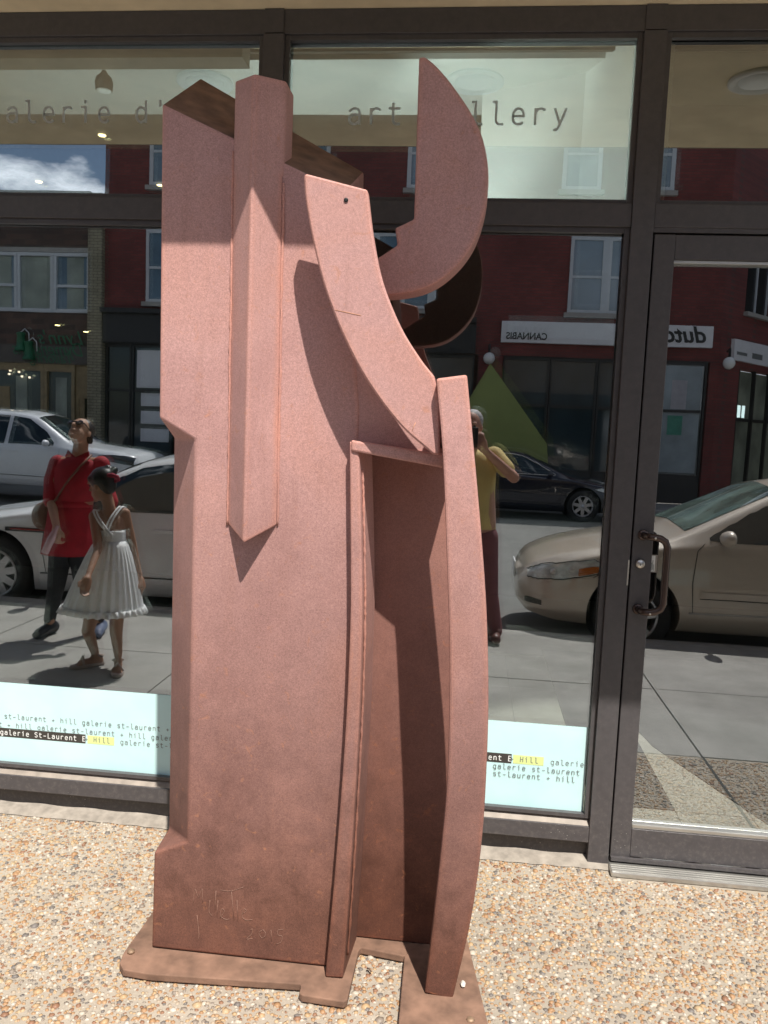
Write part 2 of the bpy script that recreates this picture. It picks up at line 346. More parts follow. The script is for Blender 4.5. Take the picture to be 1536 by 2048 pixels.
# lines of small print on the frosted bands
YT = GLASS_Y-.0040
PI_, EM = .0179, .0265
rep = "galerie st-laurent + hill "
def small(bay, anchor, idx, txt, xlo, xhi):          # anchor pixel = where character idx of the repeated text stands
    p = at(*anchor, 2.975); k0 = math.ceil((xlo-p.x)/PI_); k1 = math.floor((xhi-p.x)/PI_)
    s = ''.join(txt[(idx+k) % len(txt)] for k in range(k0, k1))
    mono('small_print', s, p.x+k0*PI_, p.z, PI_, EM, M['ink'], panes['w%d' % bay], YT, .075)
x0, x1 = XZ1+BE+.01, XA0-BE-.008
small(1, (167, 1447), 0, rep, x0, x1); small(1, (78, 1457), 0, rep, x0, x1)
p3 = at(243, 1486, 2.975); xh = at(178, 1485, 2.975).x
small(1, (243, 1486), 0, rep, p3.x-.002, x1)
box('name_bar', x0-.3*0, at(174, 1475, 2.975).x, YT+.0004, YT+.0008, p3.z-.009, p3.z+.027, M['inkdark'], panes['w1'])
mono('name', "galerie St-Laurent E", at(174, 1475, 2.975).x-20*PI_+.004, p3.z, PI_, EM, M['inkwhite'], panes['w1'], YT, .11)
box('lime_bar', xh, at(231, 1485, 2.975).x, YT+.0004, YT+.0008, p3.z-.008, p3.z+.025, M['lime'], panes['w1'])
mono('name', "+ Hill", xh-.012, p3.z, PI_, EM, M['ink'], panes['w1'], YT, .09)
x0, x1 = XA1+BE+.01, XB0-BE-.006
p4 = at(1100, 1526, 2.975); bx = at(1023, 1510, 2.975).x
small(2, (1100, 1526), 0, rep, p4.x-.002, x1); small(2, (985, 1533), 0, rep, x0, x1); small(2, (985, 1548), 8, rep, x0, x1)
box('name_bar', bx-20.5*PI_, bx, YT+.0004, YT+.0008, p4.z-.009, p4.z+.027, M['inkdark'], panes['w2'])
mono('name', "galerie St-Laurent E", bx-20*PI_+.004, p4.z, PI_, EM, M['inkwhite'], panes['w2'], YT, .11)
box('lime_bar', bx+.006, at(1087, 1515, 2.975).x, YT+.0004, YT+.0008, p4.z-.008, p4.z+.025, M['lime'], panes['w2'])
mono('name', "+ Hill", bx-.006, p4.z, PI_, EM, M['ink'], panes['w2'], YT, .09)
# the door
dr = box('door', .578, .648, .002, .05, .030, 2.252, FR, gal, .003); dr['label'] = 'dark bronze glass door with pull handle'
box('door_stile', 1.458, 1.5295, .002, .05, .030, 2.252, FR, dr, .003)
box('door_rail', .6485, 1.4575, .003, .05, 2.169, 2.251, FR, dr, .002)
box('door_rail', .6485, 1.4575, .003, .05, .044, .150, FR, dr, .002)
box('door_sweep', .579, 1.529, -.012, .0015, .030, .043, FR, dr)
box('glass_stop', .649, 1.457, .008, .034, .1505, .166, M['alu'], dr, .003)
box('glass_stop', .649, 1.457, .010, .034, 2.158, 2.1685, M['alu'], dr, .001)
dg = pane('door_glass', .6485, 1.4575, .1505, 2.1685, .035, M['glass'], dr)
box('door_head', XB1+.0005, XC0-.0005, .002, YB, 2.258, ZM0-.001, FR, gal)
box('door_gap', XB1+.0002, XC0-.0002, .055, .06, .03, 2.258, M['rubber'], gal)
bpy.data.objects.remove(bpy.data.objects['door_gap'])
boxes('door_gasket', [(XB1+.0003, .577, .03, .055, .03, 2.252), (XB1+.0003, XC0, .03, .055, 2.2525, 2.2575)], M['rubber'], gal)
hp = [(.618, .0, 1.228), (.618, -.045, 1.228), (.632, -.068, 1.228), (.655, -.072, 1.224)]
hz1, hz0, hx = 1.226, .962, .680
P = [(.612, .003, hz1), (.612, -.03, hz1), (.620, -.048, hz1), (.637, -.055, hz1), (.660, -.055, hz1-.004), (.676, -.055, hz1-.014), (.684, -.055, hz1-.032)]
P2 = [(a, b, hz0+(hz1-c)) for a, b, c in reversed(P)]
tube('pull_handle', P+P2, .0125, M['handle'], dr, 14)
for zz in (hz1, hz0):
    lathe('handle_rose', [(.019, .0015), (.019, -.004), (.016, -.007)], M['handle'], dr, 20, 'Y', (.612, 0, zz))
    lathe('screw', [(.0035, 0), (.0035, -.0012), (.002, -.002)], M['steel'], dr, 10, 'Y', (.640, -.0672, zz-.002))
lk = lathe('lock_cylinder', [(.0155, .0015), (.0155, -.010), (.0138, -.0125)], M['steel'], dr, 28, 'Y', (.6075, 0, 1.124))
lathe('key_plug', [(.0065, -.0124), (.0065, -.0135), (.006, -.0138)], M['alu'], lk, 18, 'Y', (.6075, 0, 1.1225))
box('keyhole', .6066, .6084, -.0146, -.0136, 1.1185, 1.1255, M['black'], lk)
box('latch_plate', .5655, .5705, -.0075, -.0062, 1.045, 1.135, M['alu'], gal)
st = box('sticker', .6508, .6668, .0335, .0345, 1.093, 1.150, M['white'], dr)
box('sticker_backing', .6506, .6745, .0347, .0349, 1.090, 1.153, plain('grey_film', (.33, .29, .25), .5), dr)
for k, (a, b) in enumerate(((1.097, 1.125), (1.100, 1.134), (1.096, 1.119))): box('sticker_line', .6545+.0036*k, .6563+.0036*k, .0330, .0334, a, b, M['ink'], st)
# threshold and mortar at the foot
box('threshold', XB1+.001, XC0-.001, -.075, .05, 0.002, .022, M['alu'], gal, .004)
boxes('threshold_groove', [(XB1+.004, XC0-.004, -.066+.014*k, -.060+.014*k, .0221, .0238) for k in range(4)], M['alu'], gal)
V, F = [], []; n = 260
for i in range(n+1):
    x = -4.2+7.8*i/n; w = .022+.003*math.sin(i*.31)+.0025*math.sin(i*1.93+1)+.003*random.random()
    V += [(x, .045, .024+.004*math.sin(i*.9)), (x, -.002-w*.3, .014), (x, -w-.012, .0035)]
for i in range(n):
    for k in range(2): F.append((i*3+k, i*3+k+1, i*3+k+4, i*3+k+3))
mk('mortar_fillet', V, F, plain('cement_mortar', (.30, .265, .225), .9, var=.25, scale=25, bmp=.6, bscale=90), gal, True)
# soffit over the pavement, fascia and the wall above
box('soffit', -9, 8, -1.285, .3, ZT+.0015, ZT+.12, M['beige'], gal, .003)
box('fascia', -9, 8, -1.295, -1.2855, ZT+.002, 3.62, plain('brown_fascia', (.07, .055, .045), .6), gal, .003)
box('upper_wall', -9, 8, -1.2, .5, 3.13, 7.4, plain('tan_brick', (.32, .24, .18), .85, var=.2, scale=40), gal)
for x in (-2.33, -1.203, -.066, 1.054, 2.18):
    o = lathe('soffit_light', [(.118, ZT+.001), (.118, ZT-.010), (.104, ZT-.014), (.085, ZT-.008), (.08, ZT-.002)], M['white'], gal, 36, 'Z', (x, -.51, 0))
    lathe('light_lens', [(.079, ZT-.0025), (.079, ZT-.006), (.03, ZT-.014)], M['inkpale'], o, 28, 'Z', (x, -.51, 0))
# what shows of the room behind the glass
WD = M['wall_dark']
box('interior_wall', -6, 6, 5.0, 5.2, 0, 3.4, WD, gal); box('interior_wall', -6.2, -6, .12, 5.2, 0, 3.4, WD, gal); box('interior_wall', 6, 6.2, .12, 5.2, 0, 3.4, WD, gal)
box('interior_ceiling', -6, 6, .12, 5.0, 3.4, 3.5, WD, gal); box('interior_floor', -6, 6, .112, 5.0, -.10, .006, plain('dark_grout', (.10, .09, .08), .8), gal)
def aty(px, py, z):                                     # depth at which a pixel meets height z
    d = ray(px, py); return CAM_Y+d[1]*(z-CAM_H)/d[2]
ZC = 3.02
box('bulkhead', -6, .58, .46, 1.03, ZC, 3.38, M['ceil'], gal); box('bulkhead', .60, 6, .42, .92, ZC, 3.38, plain('taupe_ceiling_paint', (.33, .32, .28), .8, var=.03), gal)
box('valance', -6, 6, .40, .418, ZC+.004, 3.36, plain('dark_olive_valance', (.05, .047, .036), .7), gal)
box('roller_blind_box', -6, at(496, 110, 3.2).x, .20, .30, at(100, 122, 3.15).z, 3.2, plain('dark_taupe', (.10, .095, .08), .7), gal)
# white return wall behind the transom, angled towards the glass
pw = [(at(962, 300, 3.75).x, .82), (at(1165, 300, 3.55).x, .62), (.62, .10), (.60, .09), (at(1160, 300, 3.55).x, .59), (at(960, 300, 3.75).x, .79)]
prism('return_wall', [(x, y, 2.52 if y > .3 else 2.31) for x, y in pw], [(x, y, 3.3) for x, y in pw], M['white'], gal)
# track spot over the left bay
sp = at(208, 165, 3.35)
ts = lathe('spot_lamp', [(.034, -.03), (.036, .0), (.030, .02), (.014, .035), (.006, .05)], M['inkdark'], gal, 24, 'Z', sp)
lathe('spot_lens', [(.029, -.0305), (.029, -.034), (.01, -.036)], M['inkwhite'], ts, 20, 'Z', sp)
tube('spot_arm', [sp+Vector((0, 0, .04)), sp+Vector((.0, 0, .15))], .009, M['white'], ts); box('spot_track', sp.x-.12, sp.x+.06, sp.y-.02, sp.y+.02, sp.z+.12, sp.z+.16, M['inkdark'], ts)
for (lx, ly, lz), aim, en, ang in (((-1.4, .55, 1.7), (-1.3, .80, 3.0), 34, 120), ((-.22, .18, 2.46), (.25, .72, 2.82), 12, 120), ((-.45, .52, 2.0), (-.4, .80, 3.0), 22, 95), ((1.35, 1.7, 3.25), (1.0, .75, 0), 330, 44)):  # added fill spots without fittings, to brighten bulkhead, return wall and door floor
    il = bpy.data.lights.new('interior_fill_spot', 'SPOT'); il.energy = en; il.color = (.93, .98, 1); il.shadow_soft_size = .012; il.spot_size = math.radians(ang); il.spot_blend = .4
    o = bpy.data.objects.new('interior_fill_spot', il); COL.objects.link(o); o.location = (lx, ly, lz); o.rotation_euler = (Vector(aim)-Vector((lx, ly, lz))).to_track_quat('-Z', 'Y').to_euler()
wl = emis('warm_downlight', (1, .72, .35), 6)
for (px, py, z) in ((204, 270, 3.39), (78, 363, 3.39), (320, 370, 3.39), (115, 650, 3.39), (172, 663, 3.39)):
    d = ray(px, py); t_ = (z-CAM_H)/d[2]
    if CAM_Y+d[1]*t_ > 4.9: t_ = (4.9-CAM_Y)/d[1]
    lathe('downlight', [(.026, 0), (.023, -.006), (.01, -.008)], wl, gal, 16, 'Z', (d[0]*t_, CAM_Y+d[1]*t_, CAM_H+d[2]*t_))
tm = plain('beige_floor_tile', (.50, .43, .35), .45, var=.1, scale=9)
fl = bpy.data.objects['interior_floor']; tiles = None
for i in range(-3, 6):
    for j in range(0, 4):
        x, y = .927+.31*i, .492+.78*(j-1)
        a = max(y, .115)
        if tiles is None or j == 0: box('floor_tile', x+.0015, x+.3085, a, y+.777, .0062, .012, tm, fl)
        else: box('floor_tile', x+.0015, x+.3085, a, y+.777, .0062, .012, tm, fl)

unlit_floor = plain('dark_unlit_floor', (.035, .033, .03), .9)  # dark sheets added over the unlit tiles; slanted edge shapes the lit patch
box('unlit_floor_sheet', .58, .926, .493, 3.0, .0122, .017, unlit_floor, gal)
prism('unlit_floor_sheet', [(.93, 1.62, .0122), (.99, 1.22, .0122), (1.235, .56, .0122), (1.40, .12, .0122), (3.2, .12, .0122), (3.2, 3., .0122), (.93, 3., .0122)], [(.93, 1.62, .017), (.99, 1.22, .017), (1.235, .56, .017), (1.40, .12, .017), (3.2, .12, .017), (3.2, 3., .017), (.93, 3., .017)], unlit_floor, gal)
# ------------------------------------------------------------------ the sculpture
scu = empty('steel_sculpture', (-.35, -.75, .03), 'tall abstract rust-brown steel sculpture of angular panels, an arc and a crescent on pavement', 'sculpture')
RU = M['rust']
def wy(D): return CAM_Y+D
XS, XR = -.852, -.342
f = [(-.850, wy(2.16), .03), (-.847, wy(2.16), .32), (-.748, wy(2.16), .362), (-.748, wy(2.16), 1.505), (-.850, wy(2.16), 1.561), (-.855, wy(2.16), 2.379), (-.361, wy(2.16), 2.16), (-.300, wy(2.16), 1.60), (-.300, wy(2.16), .03)]
C1 = (-.859, wy(2.30), 1.504); C0 = (-.856, wy(2.30), .324)
b = [(-.858, wy(2.47), .03), (-.861, wy(2.47), 2.573), (-.358, wy(2.47), 2.305), (-.345, wy(2.47), .03)]
V = f+[C1, C0]+b                       # 0-8 front, 9 C1, 10 C0, 11-14 back
F = [(0, 1, 2, 3, 4, 5, 6, 7, 8), (2, 3, 9, 10), (3, 4, 9), (1, 2, 10), (0, 1, 10, 9, 4, 5, 12, 11), (5, 6, 13, 12), (6, 7, 8, 14, 13), (11, 12, 13, 14), (0, 8, 14, 11)]
tw = bev(mk('tower_panel', V, F, [RU, M['dust']], scu), .007, 3, 20); tw.data.polygons[5].material_index = 1
# keel running down the panel, ending in an arrow point
D0, D1 = 2.159, 2.089
tl, tr, tm_ = at(470, 160, D0), at(573, 160, D0), at(508, 178, D1); tl.z = tr.z = 2.437
bl, br, bm_ = at(455, 1049, D0), at(555, 1052, D0), at(487, 1088, D1)
tm_.z = 2.425
back = [Vector((p.x, wy(2.25), p.z)) for p in (tl, tr)]
k = mk('keel', [tl, tr, tm_, bl, br, bm_, back[0], back[1], Vector((tl.x, wy(2.25), 2.2)), Vector((tr.x, wy(2.25), 2.2)), Vector((tl.x, D0+CAM_Y, 2.2)), Vector((tr.x, D0+CAM_Y, 2.2))],
       [(0, 2, 1, 7, 6), (0, 10, 3, 5, 2), (2, 5, 4, 11, 1), (3, 4, 5), (0, 6, 8, 10), (1, 11, 9, 7), (6, 7, 9, 8), (10, 8, 9, 11), (10, 11, 4, 3)], RU, scu)
bev(k, .007, 3, 20)
wj = RU
for a_, b__ in ((Vector((tl.x, wy(2.1575), 2.26)), bl), (Vector((tr.x, wy(2.1575), 2.18)), br)):
    P_ = [a_.lerp(b__, q/60)+Vector((random.uniform(-.0012, .0012), 0, 0)) for q in range(61)]
    tube('weld_bead', P_, [random.uniform(.003, .0048) for _ in P_], wj, scu, 6)
def slab(name, px, D, th, b=.006, dfun=None):
    A = [at(x, y, D if dfun is None else dfun(y)) for x, y in px]
    return prism(name, A, [p+Vector((0, th, 0)) for p in A], RU, scu, b)
# the arc
L = crom([(607, 348), (611, 400), (625, 480), (650, 578), (690, 680), (738, 768), (800, 850), (866, 909)], 6)
Rr = crom([(868, 752), (838, 713), (800, 650), (765, 562), (746, 470), (735, 380)], 6)
bev(slab('arc_blade', [(609, 346), (731, 378)]+[Rr[i] for i in range(len(Rr)-1, -1, -1)]+[(880, 800), (880, 911)]+L[::-1][:-1], 2.035, .030, .005), .006, 2, 40)
# the crescent
CD = 2.26
oc = crom([(850, 113), (872, 131), (905, 170), (942, 225), (967, 282), (977, 350), (970, 420), (945, 490), (902, 543), (850, 576), (785, 589), (700, 590)], 6)
slab('crescent_blade', [(838, 114)]+oc+[(700, 548), (752, 518), (795, 490), (790, 456), (828, 438)], CD, .10, .005)
# bowed leg
def legD(y): return float(np.interp(y, [740, 1100, 1400, 1600, 1800, 2000], [2.0, 2.0, 2.005, 2.02, 2.05, 2.095]))
LL = crom([(872, 757), (885, 905), (893, 1100), (899, 1300), (898, 1450), (893, 1580), (880, 1720), (862, 1880), (849, 1987)], 5)
LR = crom([(934, 749), (946, 880), (962, 1060), (973, 1220), (977, 1380), (974, 1520), (964, 1680), (942, 1840), (905, 2001)], 5)
V, F = [], []; n = len(LL)
for i in range(n):
    a, c = at(*LL[i], legD(LL[i][1])), at(*LR[i], legD(LR[i][1]))
    V += [a, c, c+Vector((0, .075, 0)), a+Vector((0, .075, 0))]
for i in range(n-1):
    for q in range(4): F.append((4*i+q, 4*i+(q+1) % 4, 4*i+4+(q+1) % 4, 4*i+4+q))
F += [(3, 2, 1, 0), tuple(4*(n-1)+q for q in range(4))]
for i in range(4): pass
lg = mk('bowed_leg', V, F, RU, scu); bev(lg, .006, 2, 40)
# rib that frames the recess on its left
RD = 2.118
RL = crom([(699, 882), (700, 1000), (701, 1150), (700, 1250), (694, 1400), (684, 1560), (668, 1760), (650, 1955)], 5)
RRt = crom([(718, 904), (721, 1000), (724, 1150), (724, 1250), (720, 1400), (712, 1560), (700, 1760), (686, 1957)], 5)
V, F = [], []; n = len(RL)
for i in range(n):
    a, c = at(*RL[i], RD), at(*RRt[i], RD); V += [a, c, Vector((c.x+.012, wy(2.305), c.z)), Vector((a.x, wy(2.305), a.z))]
for i in range(n-1):
    for q in range(4): F.append((4*i+q, 4*i+(q+1) % 4, 4*i+4+(q+1) % 4, 4*i+4+q))
F += [(3, 2, 1, 0), tuple(4*(n-1)+q for q in range(4))]
bev(mk('recess_rib', V, F, RU, scu), .005, 2, 40)
# weld along the rib
wp = [at(RRt[i][0]+6, RRt[i][1], RD+.025)+Vector((0, 0, 0)) for i in range(2, n-1)]
dens = []
for a, c in zip(wp[:-1], wp[1:]):
    for q in range(5): dens.append(a.lerp(c, q/5)+Vector((random.uniform(-.0006, .0006), 0, 0)))
tube('weld_bead', dens, [random.uniform(.0025, .0045) for _ in dens], RU, scu, 6)
# bar across the top of the recess
A = [at(702, 880, 2.112), at(886, 910, 2.10), at(886, 936, 2.10), at(702, 902, 2.112)]
prism('recess_lintel', A, [Vector((p.x, wy(2.31), p.z)) for p in A], RU, scu, .005)
# back of the recess
A = [Vector((-.325, wy(2.312), 1.53)), Vector((.0, wy(2.312), 1.50)), Vector((.015, wy(2.312), .03)), Vector((-.325, wy(2.312), .03))]
prism('recess_back', A, [p+Vector((0, .02, 0)) for p in A], M['rust_shaded'], scu, .003)
# strut from the box to the leg's top, behind
box('brace', -.345, -.03, wy(2.315), wy(2.375), 1.54, 1.60, RU, scu, .004); box('brace', -.09, -.03, wy(2.07), wy(2.314), 1.54, 1.60, RU, scu, .004)
slab('panel_wing', [(692, 470), (720, 600), (800, 700), (868, 790), (868, 914), (690, 886), (680, 600)], 2.163, .02, .003)
# base plates
def onp(px, py, z=.03):
    d = ray(px, py); t_ = (z-CAM_H)/d[2]; return Vector((d[0]*t_, CAM_Y+d[1]*t_, z))
bp = [(247, 1905), (239, 1925), (246, 1939), (300, 1948), (601, 1968), (601, 1976), (598, 1985), (604, 1990), (688, 2003), (695, 1998), (717, 1902), (722, 1895), (808, 1912), (900, 1922)]
P_ = [onp(x, y, .027) for x, y in bp]; P_ += [Vector((.03, wy(2.42), .027)), Vector((-.34, wy(2.52), .027)), Vector((-.90, wy(2.52), .027)), Vector((-.912, wy(2.50), .027))]
prism('base_plate', [Vector((p.x, p.y, .006)) for p in P_], P_, M['dust'], scu, .003)
q = [onp(809, 1910, .0295), onp(797, 2046, .0295)]
q = [q[0], q[1], onp(790, 2120, .0295), onp(992, 2120, .0295), onp(976, 2046, .0295), onp(935, 1880, .0295), onp(880, 1866, .0295)]
prism('leg_plate', [Vector((p.x, p.y, .0065)) for p in q], q, M['dust'], scu, .003)
boltm = plain('rusty_bolt', (.30, .20, .13), .6, metal=.4, var=.3, scale=80)
for x, y in ((262, 1903), (941, 2040)):
    p = onp(x, y, .03); lathe('anchor_bolt', [(.011, 0), (.011, .005), (.008, .008), (.003, .009)], boltm, scu, 8, 'Z', p-Vector((0, 0, .003)))
# welded signature
sig = [[(386, 1810), (390, 1778), (397, 1795), (404, 1777), (405, 1806)], [(430, 1822), (432, 1782)], [(441, 1780), (462, 1782), (487, 1774)], [(463, 1783), (468, 1840)], [(420, 1800), (418, 1822), (424, 1832)],
       [(436, 1800), (434, 1834)], [(440, 1836), (449, 1822), (443, 1818), (441, 1832), (452, 1839), (458, 1838)], [(474, 1800), (476, 1842)], [(484, 1828), (493, 1822), (488, 1818), (484, 1832), (492, 1840), (505, 1839)],
       [(394, 1830), (398, 1868), (396, 1880)], [(500, 1860), (505, 1858), (503, 1868), (493, 1878), (505, 1877)], [(524, 1860), (518, 1866), (524, 1876), (532, 1868), (526, 1859)], [(542, 1860), (543, 1882)], [(566, 1859), (556, 1860), (556, 1870), (564, 1872), (562, 1884), (552, 1888)]]
sm = plain('bright_weld', (.30, .17, .125), .6, metal=0, var=.3, scale=200)
for P in sig:
    tube('signature_stroke', [at(x, y, 2.1590) for x, y in (crom(P, 3) if len(P) > 2 else P)], .0006, sm, scu, 5)
hole = at(692, 400, 2.0335); lathe('bolt_hole', [(.0055, .0015), (.0055, -.0008), (.003, -.001)], M['black'], scu, 10, 'Y', hole)
for a_, b__ in (((671, 620), (722, 631)), ((831, 845), (824, 862))): tube('scratch', [at(*a_, 2.0345), at(*b__, 2.0345)], .0006, plain('fresh_orange_rust', (.62, .32, .17), .8), scu, 5)
# little things on the plates and paving
pm = plain('pale_stone', (.62, .58, .52), .8)
def pebble(p, r, mat, name, lab):
    bm = bmesh.new(); bmesh.ops.create_icosphere(bm, subdivisions=2, radius=1)
    for v in bm.verts: v.co = Vector((v.co.x*r[0], v.co.y*r[1], v.co.z*r[2]))*(1+random.uniform(-.12, .12))+p
    me = bpy.data.meshes.new(name); bm.to_mesh(me); bm.free(); return tag(obj(name, me, mat), lab, 'pebble')
pebble(onp(926, 1968, .036), (.0075, .012, .0065), pm, 'loose_pebble', 'small loose white pebble lying on the leg plate of the sculpture')
p = onp(738, 1940, .012)
tag(tube('leaf_scrap', [p+Vector((-.006, .006, 0)), p+Vector((0, .002, .003)), p+Vector((.007, -.006, 0))], .0025, plain('dry_leaf', (.12, .08, .06), .8), None, 6), 'dark dry leaf scrap on the pebbles in front of the recess', 'leaf')
# ------------------------------------------------------------------ ground
def make_conc(name, a, b_, sc=3):
    m, t, b = new_mat(name)
    n1 = noise(t, sc, 8, .65); n2 = noise(t, 140, 3, .7); n3 = noise(t, .6, 4)
    col = ramp(t, n1, [(.3, a), (.7, b_)]).outputs[0]
    col = mix(t, .5, col, ramp(t, n2, [(.3, (.7, .7, .7)), (.7, (1.15, 1.15, 1.15))]).outputs[0], 'MULTIPLY')
    col = mix(t, ramp(t, n3, [(.45, (0, 0, 0)), (.7, (.4, .4, .4))]).outputs[0], col, tuple(c*.6 for c in a))
    t.links.new(col, b.inputs['Base Color']); b.inputs['Roughness'].default_value = .9; bump(t, b, n2, .4, .002)
    return m
M['conc'] = make_conc('pavement_concrete', (.26, .25, .23), (.39, .375, .35))
M['asph'] = make_conc('worn_asphalt', (.16, .158, .15), (.22, .215, .205))
M['kerbm'] = make_conc('kerb_concrete', (.34, .33, .31), (.44, .42, .39))
gr = mk('ground', [(-250, -250, -.165), (250, -250, -.165), (250, 250, -.165), (-250, 250, -.165)], [(0, 1, 2, 3)], M['conc']); tag(gr, kind='structure')
rd = box('road', -60, 60, -16.3, -3.575, -.30, -.150, M['asph']); tag(rd, kind='structure')
PEB_Y, KERB_Y = -1.09, -3.42
pv = box('pebble_pavement', -14, 14, PEB_Y+.006, .11, -.16, 0.0, make_conc('aggregate_cement', (.34, .29, .23), (.43, .375, .305), 9)); tag(pv, kind='structure')
sw = box('sidewalk', -40, 40, KERB_Y, PEB_Y, -.16, -.012, M['kerbm']); tag(sw, kind='structure')
xs = [-9.4, -7.9, -6.3, -4.78, -3.28, -1.78, -.28, 1.22, 2.72, 4.22, 5.72, 7.2]
for a, b_ in zip(xs[:-1], xs[1:]):
    for y0, y1 in ((KERB_Y+.004, -2.2), (-2.2, PEB_Y-.004)):
        dz = random.uniform(-.002, .0015)
        o = box('slab', a+.005, b_-.005, y0+.004, y1-.004, -.0115, 0.0+dz, M['conc'], sw); bev(o, .004)
kb = box('kerb', -40, 40, KERB_Y-.15, KERB_Y-.003, -.16, -.003, M['kerbm'], None, .02); tag(kb, kind='structure')
kb = box('kerb', -40, 40, -16.45, -16.302, -.16, 0.0, M['kerbm'], None, .02); tag(kb, kind='structure')
sw2 = box('sidewalk', -60, 60, -30, -16.452, -.16, -.004, M['conc']); tag(sw2, kind='structure')
# exposed pebbles of the paving
def pebbles():
    x0, x1, y0, y1 = -2.6, 2.4, PEB_Y+.02, -.012
    P = []
    def grid(d, rmin, rmax, keep):
        nx, ny = int((x1-x0)/d), int((y1-y0)/d)
        gx, gy = np.meshgrid(np.arange(nx), np.arange(ny)); gx = gx.ravel(); gy = gy.ravel(); m = rng.random(len(gx)) < keep; gx, gy = gx[m], gy[m]
        x = x0+(gx+.5+rng.uniform(-.45, .45, len(gx)))*d; y = y0+(gy+.5+rng.uniform(-.45, .45, len(gx)))*d
        return np.stack([x, y, rng.uniform(rmin, rmax, len(gx))], 1)
    P = np.concatenate([grid(.0140, .0048, .0082, .95), grid(.026, .0085, .0125, .62), grid(.085, .0125, .0165, .4)])
    P = P[~((P[:, 1] > -.085) & (P[:, 0] > .56) & (P[:, 0] < 1.54))]
    bm = bmesh.new(); bmesh.ops.create_icosphere(bm, subdivisions=1, radius=1)
    bv = np.array([v.co[:] for v in bm.verts]); bf = np.array([[v.index for v in f.verts] for f in bm.faces]); bm.free()
    keepf = bv[bf].mean(1)[:, 2] > -.25; bf = bf[keepf]
    n = len(P); k = len(bv)
    el = rng.uniform(.65, 1.0, n); a = rng.uniform(0, 2*np.pi, n); h = rng.uniform(.28, .55, n)
    jit = 1+rng.uniform(-.2, .2, (n, k, 1))
    v = bv[None]*jit
    vx = v[:, :, 0]*P[:, 2, None]; vy = v[:, :, 1]*(P[:, 2]*el)[:, None]; vz = v[:, :, 2]*(P[:, 2]*h)[:, None]
    X = vx*np.cos(a)[:, None]-vy*np.sin(a)[:, None]+P[:, 0, None]; Y = vx*np.sin(a)[:, None]+vy*np.cos(a)[:, None]+P[:, 1, None]
    Z = vz+rng.uniform(-.001, .0006, n)[:, None]
    co = np.stack([X, Y, Z], 2).reshape(-1, 3); fc = (bf[None]+(np.arange(n)*k)[:, None, None]).reshape(-1, 3)
    me = bpy.data.meshes.new('pebbles'); me.vertices.add(len(co)); me.vertices.foreach_set('co', co.ravel())
    me.loops.add(fc.size); me.loops.foreach_set('vertex_index', fc.ravel().astype(np.int32))
    me.polygons.add(len(fc)); me.polygons.foreach_set('loop_start', np.arange(0, fc.size, 3, dtype=np.int32)); me.polygons.foreach_set('loop_total', np.full(len(fc), 3, np.int32))
    me.polygons.foreach_set('use_smooth', np.ones(len(fc), bool))
    me.update(calc_edges=True)
    m, t, b = new_mat('river_pebbles'); g = N(t, 'ShaderNodeNewGeometry')
    c = ramp(t, g.outputs['Random Per Island'], [(0, (.40, .21, .09)), (.14, (.50, .33, .17)), (.26, (.26, .11, .055)), (.36, (.46, .38, .29)), (.46, (.56, .50, .42)), (.57, (.44, .26, .13)), (.68, (.25, .215, .185)), (.78, (.53, .38, .22)), (.86, (.12, .118, .125)), (.94, (.60, .55, .49))], 'CONSTANT').outputs[0]
    c = mix(t, .6, c, ramp(t, noise(t, 220, 3, .6), [(.3, (.65, .65, .65)), (.7, (1.2, 1.2, 1.2))]).outputs[0], 'MULTIPLY')
    c = mix(t, .20, c, (.43, .335, .24)); c = mix(t, 1., c, (.90, .89, .88), 'MULTIPLY')
    t.links.new(c, b.inputs['Base Color']); b.inputs['Roughness'].default_value = .55
    o = obj('pebbles', me, m, pv); tag(o, kind='stuff'); return o
pebbles()
# a joint across the paving and the stain of a cover in the sidewalk
boxes('paving_joint', [(1.214, 1.226, PEB_Y, -.08, .001, .0042), (-3.0, -2.99, PEB_Y, -.08, .001, .004)], plain('dark_joint', (.03, .028, .026), .9), pv)
p = refl(28, 1203, 6.62)
cv = lathe('access_cover', [(.075, .0025), (.075, .007), (.068, .009), (.0, .009)], plain('cast_iron', (.03, .03, .032), .6, metal=.5), None, 24, 'Z', (p.x, -3.18, 0)); tag(cv, 'round black iron valve cover set in the sidewalk by the kerb', 'cover')
# ------------------------------------------------------------------ across the street
V0 = 21.5; FY = 2*GLASS_Y-(CAM_Y+V0)                   # plane of the facades over the road (about y = -18.5)
def make_brick(name, c1, c2, mortar, w=.21, h=.072, bmp=.5):
    m, t, b = new_mat(name); sep = N(t, 'ShaderNodeSeparateXYZ'); cb = N(t, 'ShaderNodeCombineXYZ'); t.links.new(pos(t), sep.inputs[0])
    ad = N(t, 'ShaderNodeMath', operation='ADD'); t.links.new(sep.outputs[0], ad.inputs[0]); t.links.new(sep.outputs[1], ad.inputs[1])
    t.links.new(ad.outputs[0], cb.inputs[0]); t.links.new(sep.outputs[2], cb.inputs[1])
    br = N(t, 'ShaderNodeTexBrick', Scale=1.); br.inputs['Brick Width'].default_value = w; br.inputs['Row Height'].default_value = h; br.inputs['Mortar Size'].default_value = .007
    br.inputs['Color1'].default_value = (*c1, 1); br.inputs['Color2'].default_value = (*c2, 1); br.inputs['Mortar'].default_value = (*mortar, 1); t.links.new(cb.outputs[0], br.inputs[0])
    c = mix(t, .7, br.outputs[0], ramp(t, noise(t, .9, 6, .65), [(.3, (.6, .6, .6)), (.7, (1.25, 1.25, 1.25))]).outputs[0], 'MULTIPLY')
    t.links.new(c, b.inputs['Base Color']); b.inputs['Roughness'].default_value = .85
    bump(t, b, br.outputs['Fac'], -bmp, .006); return m
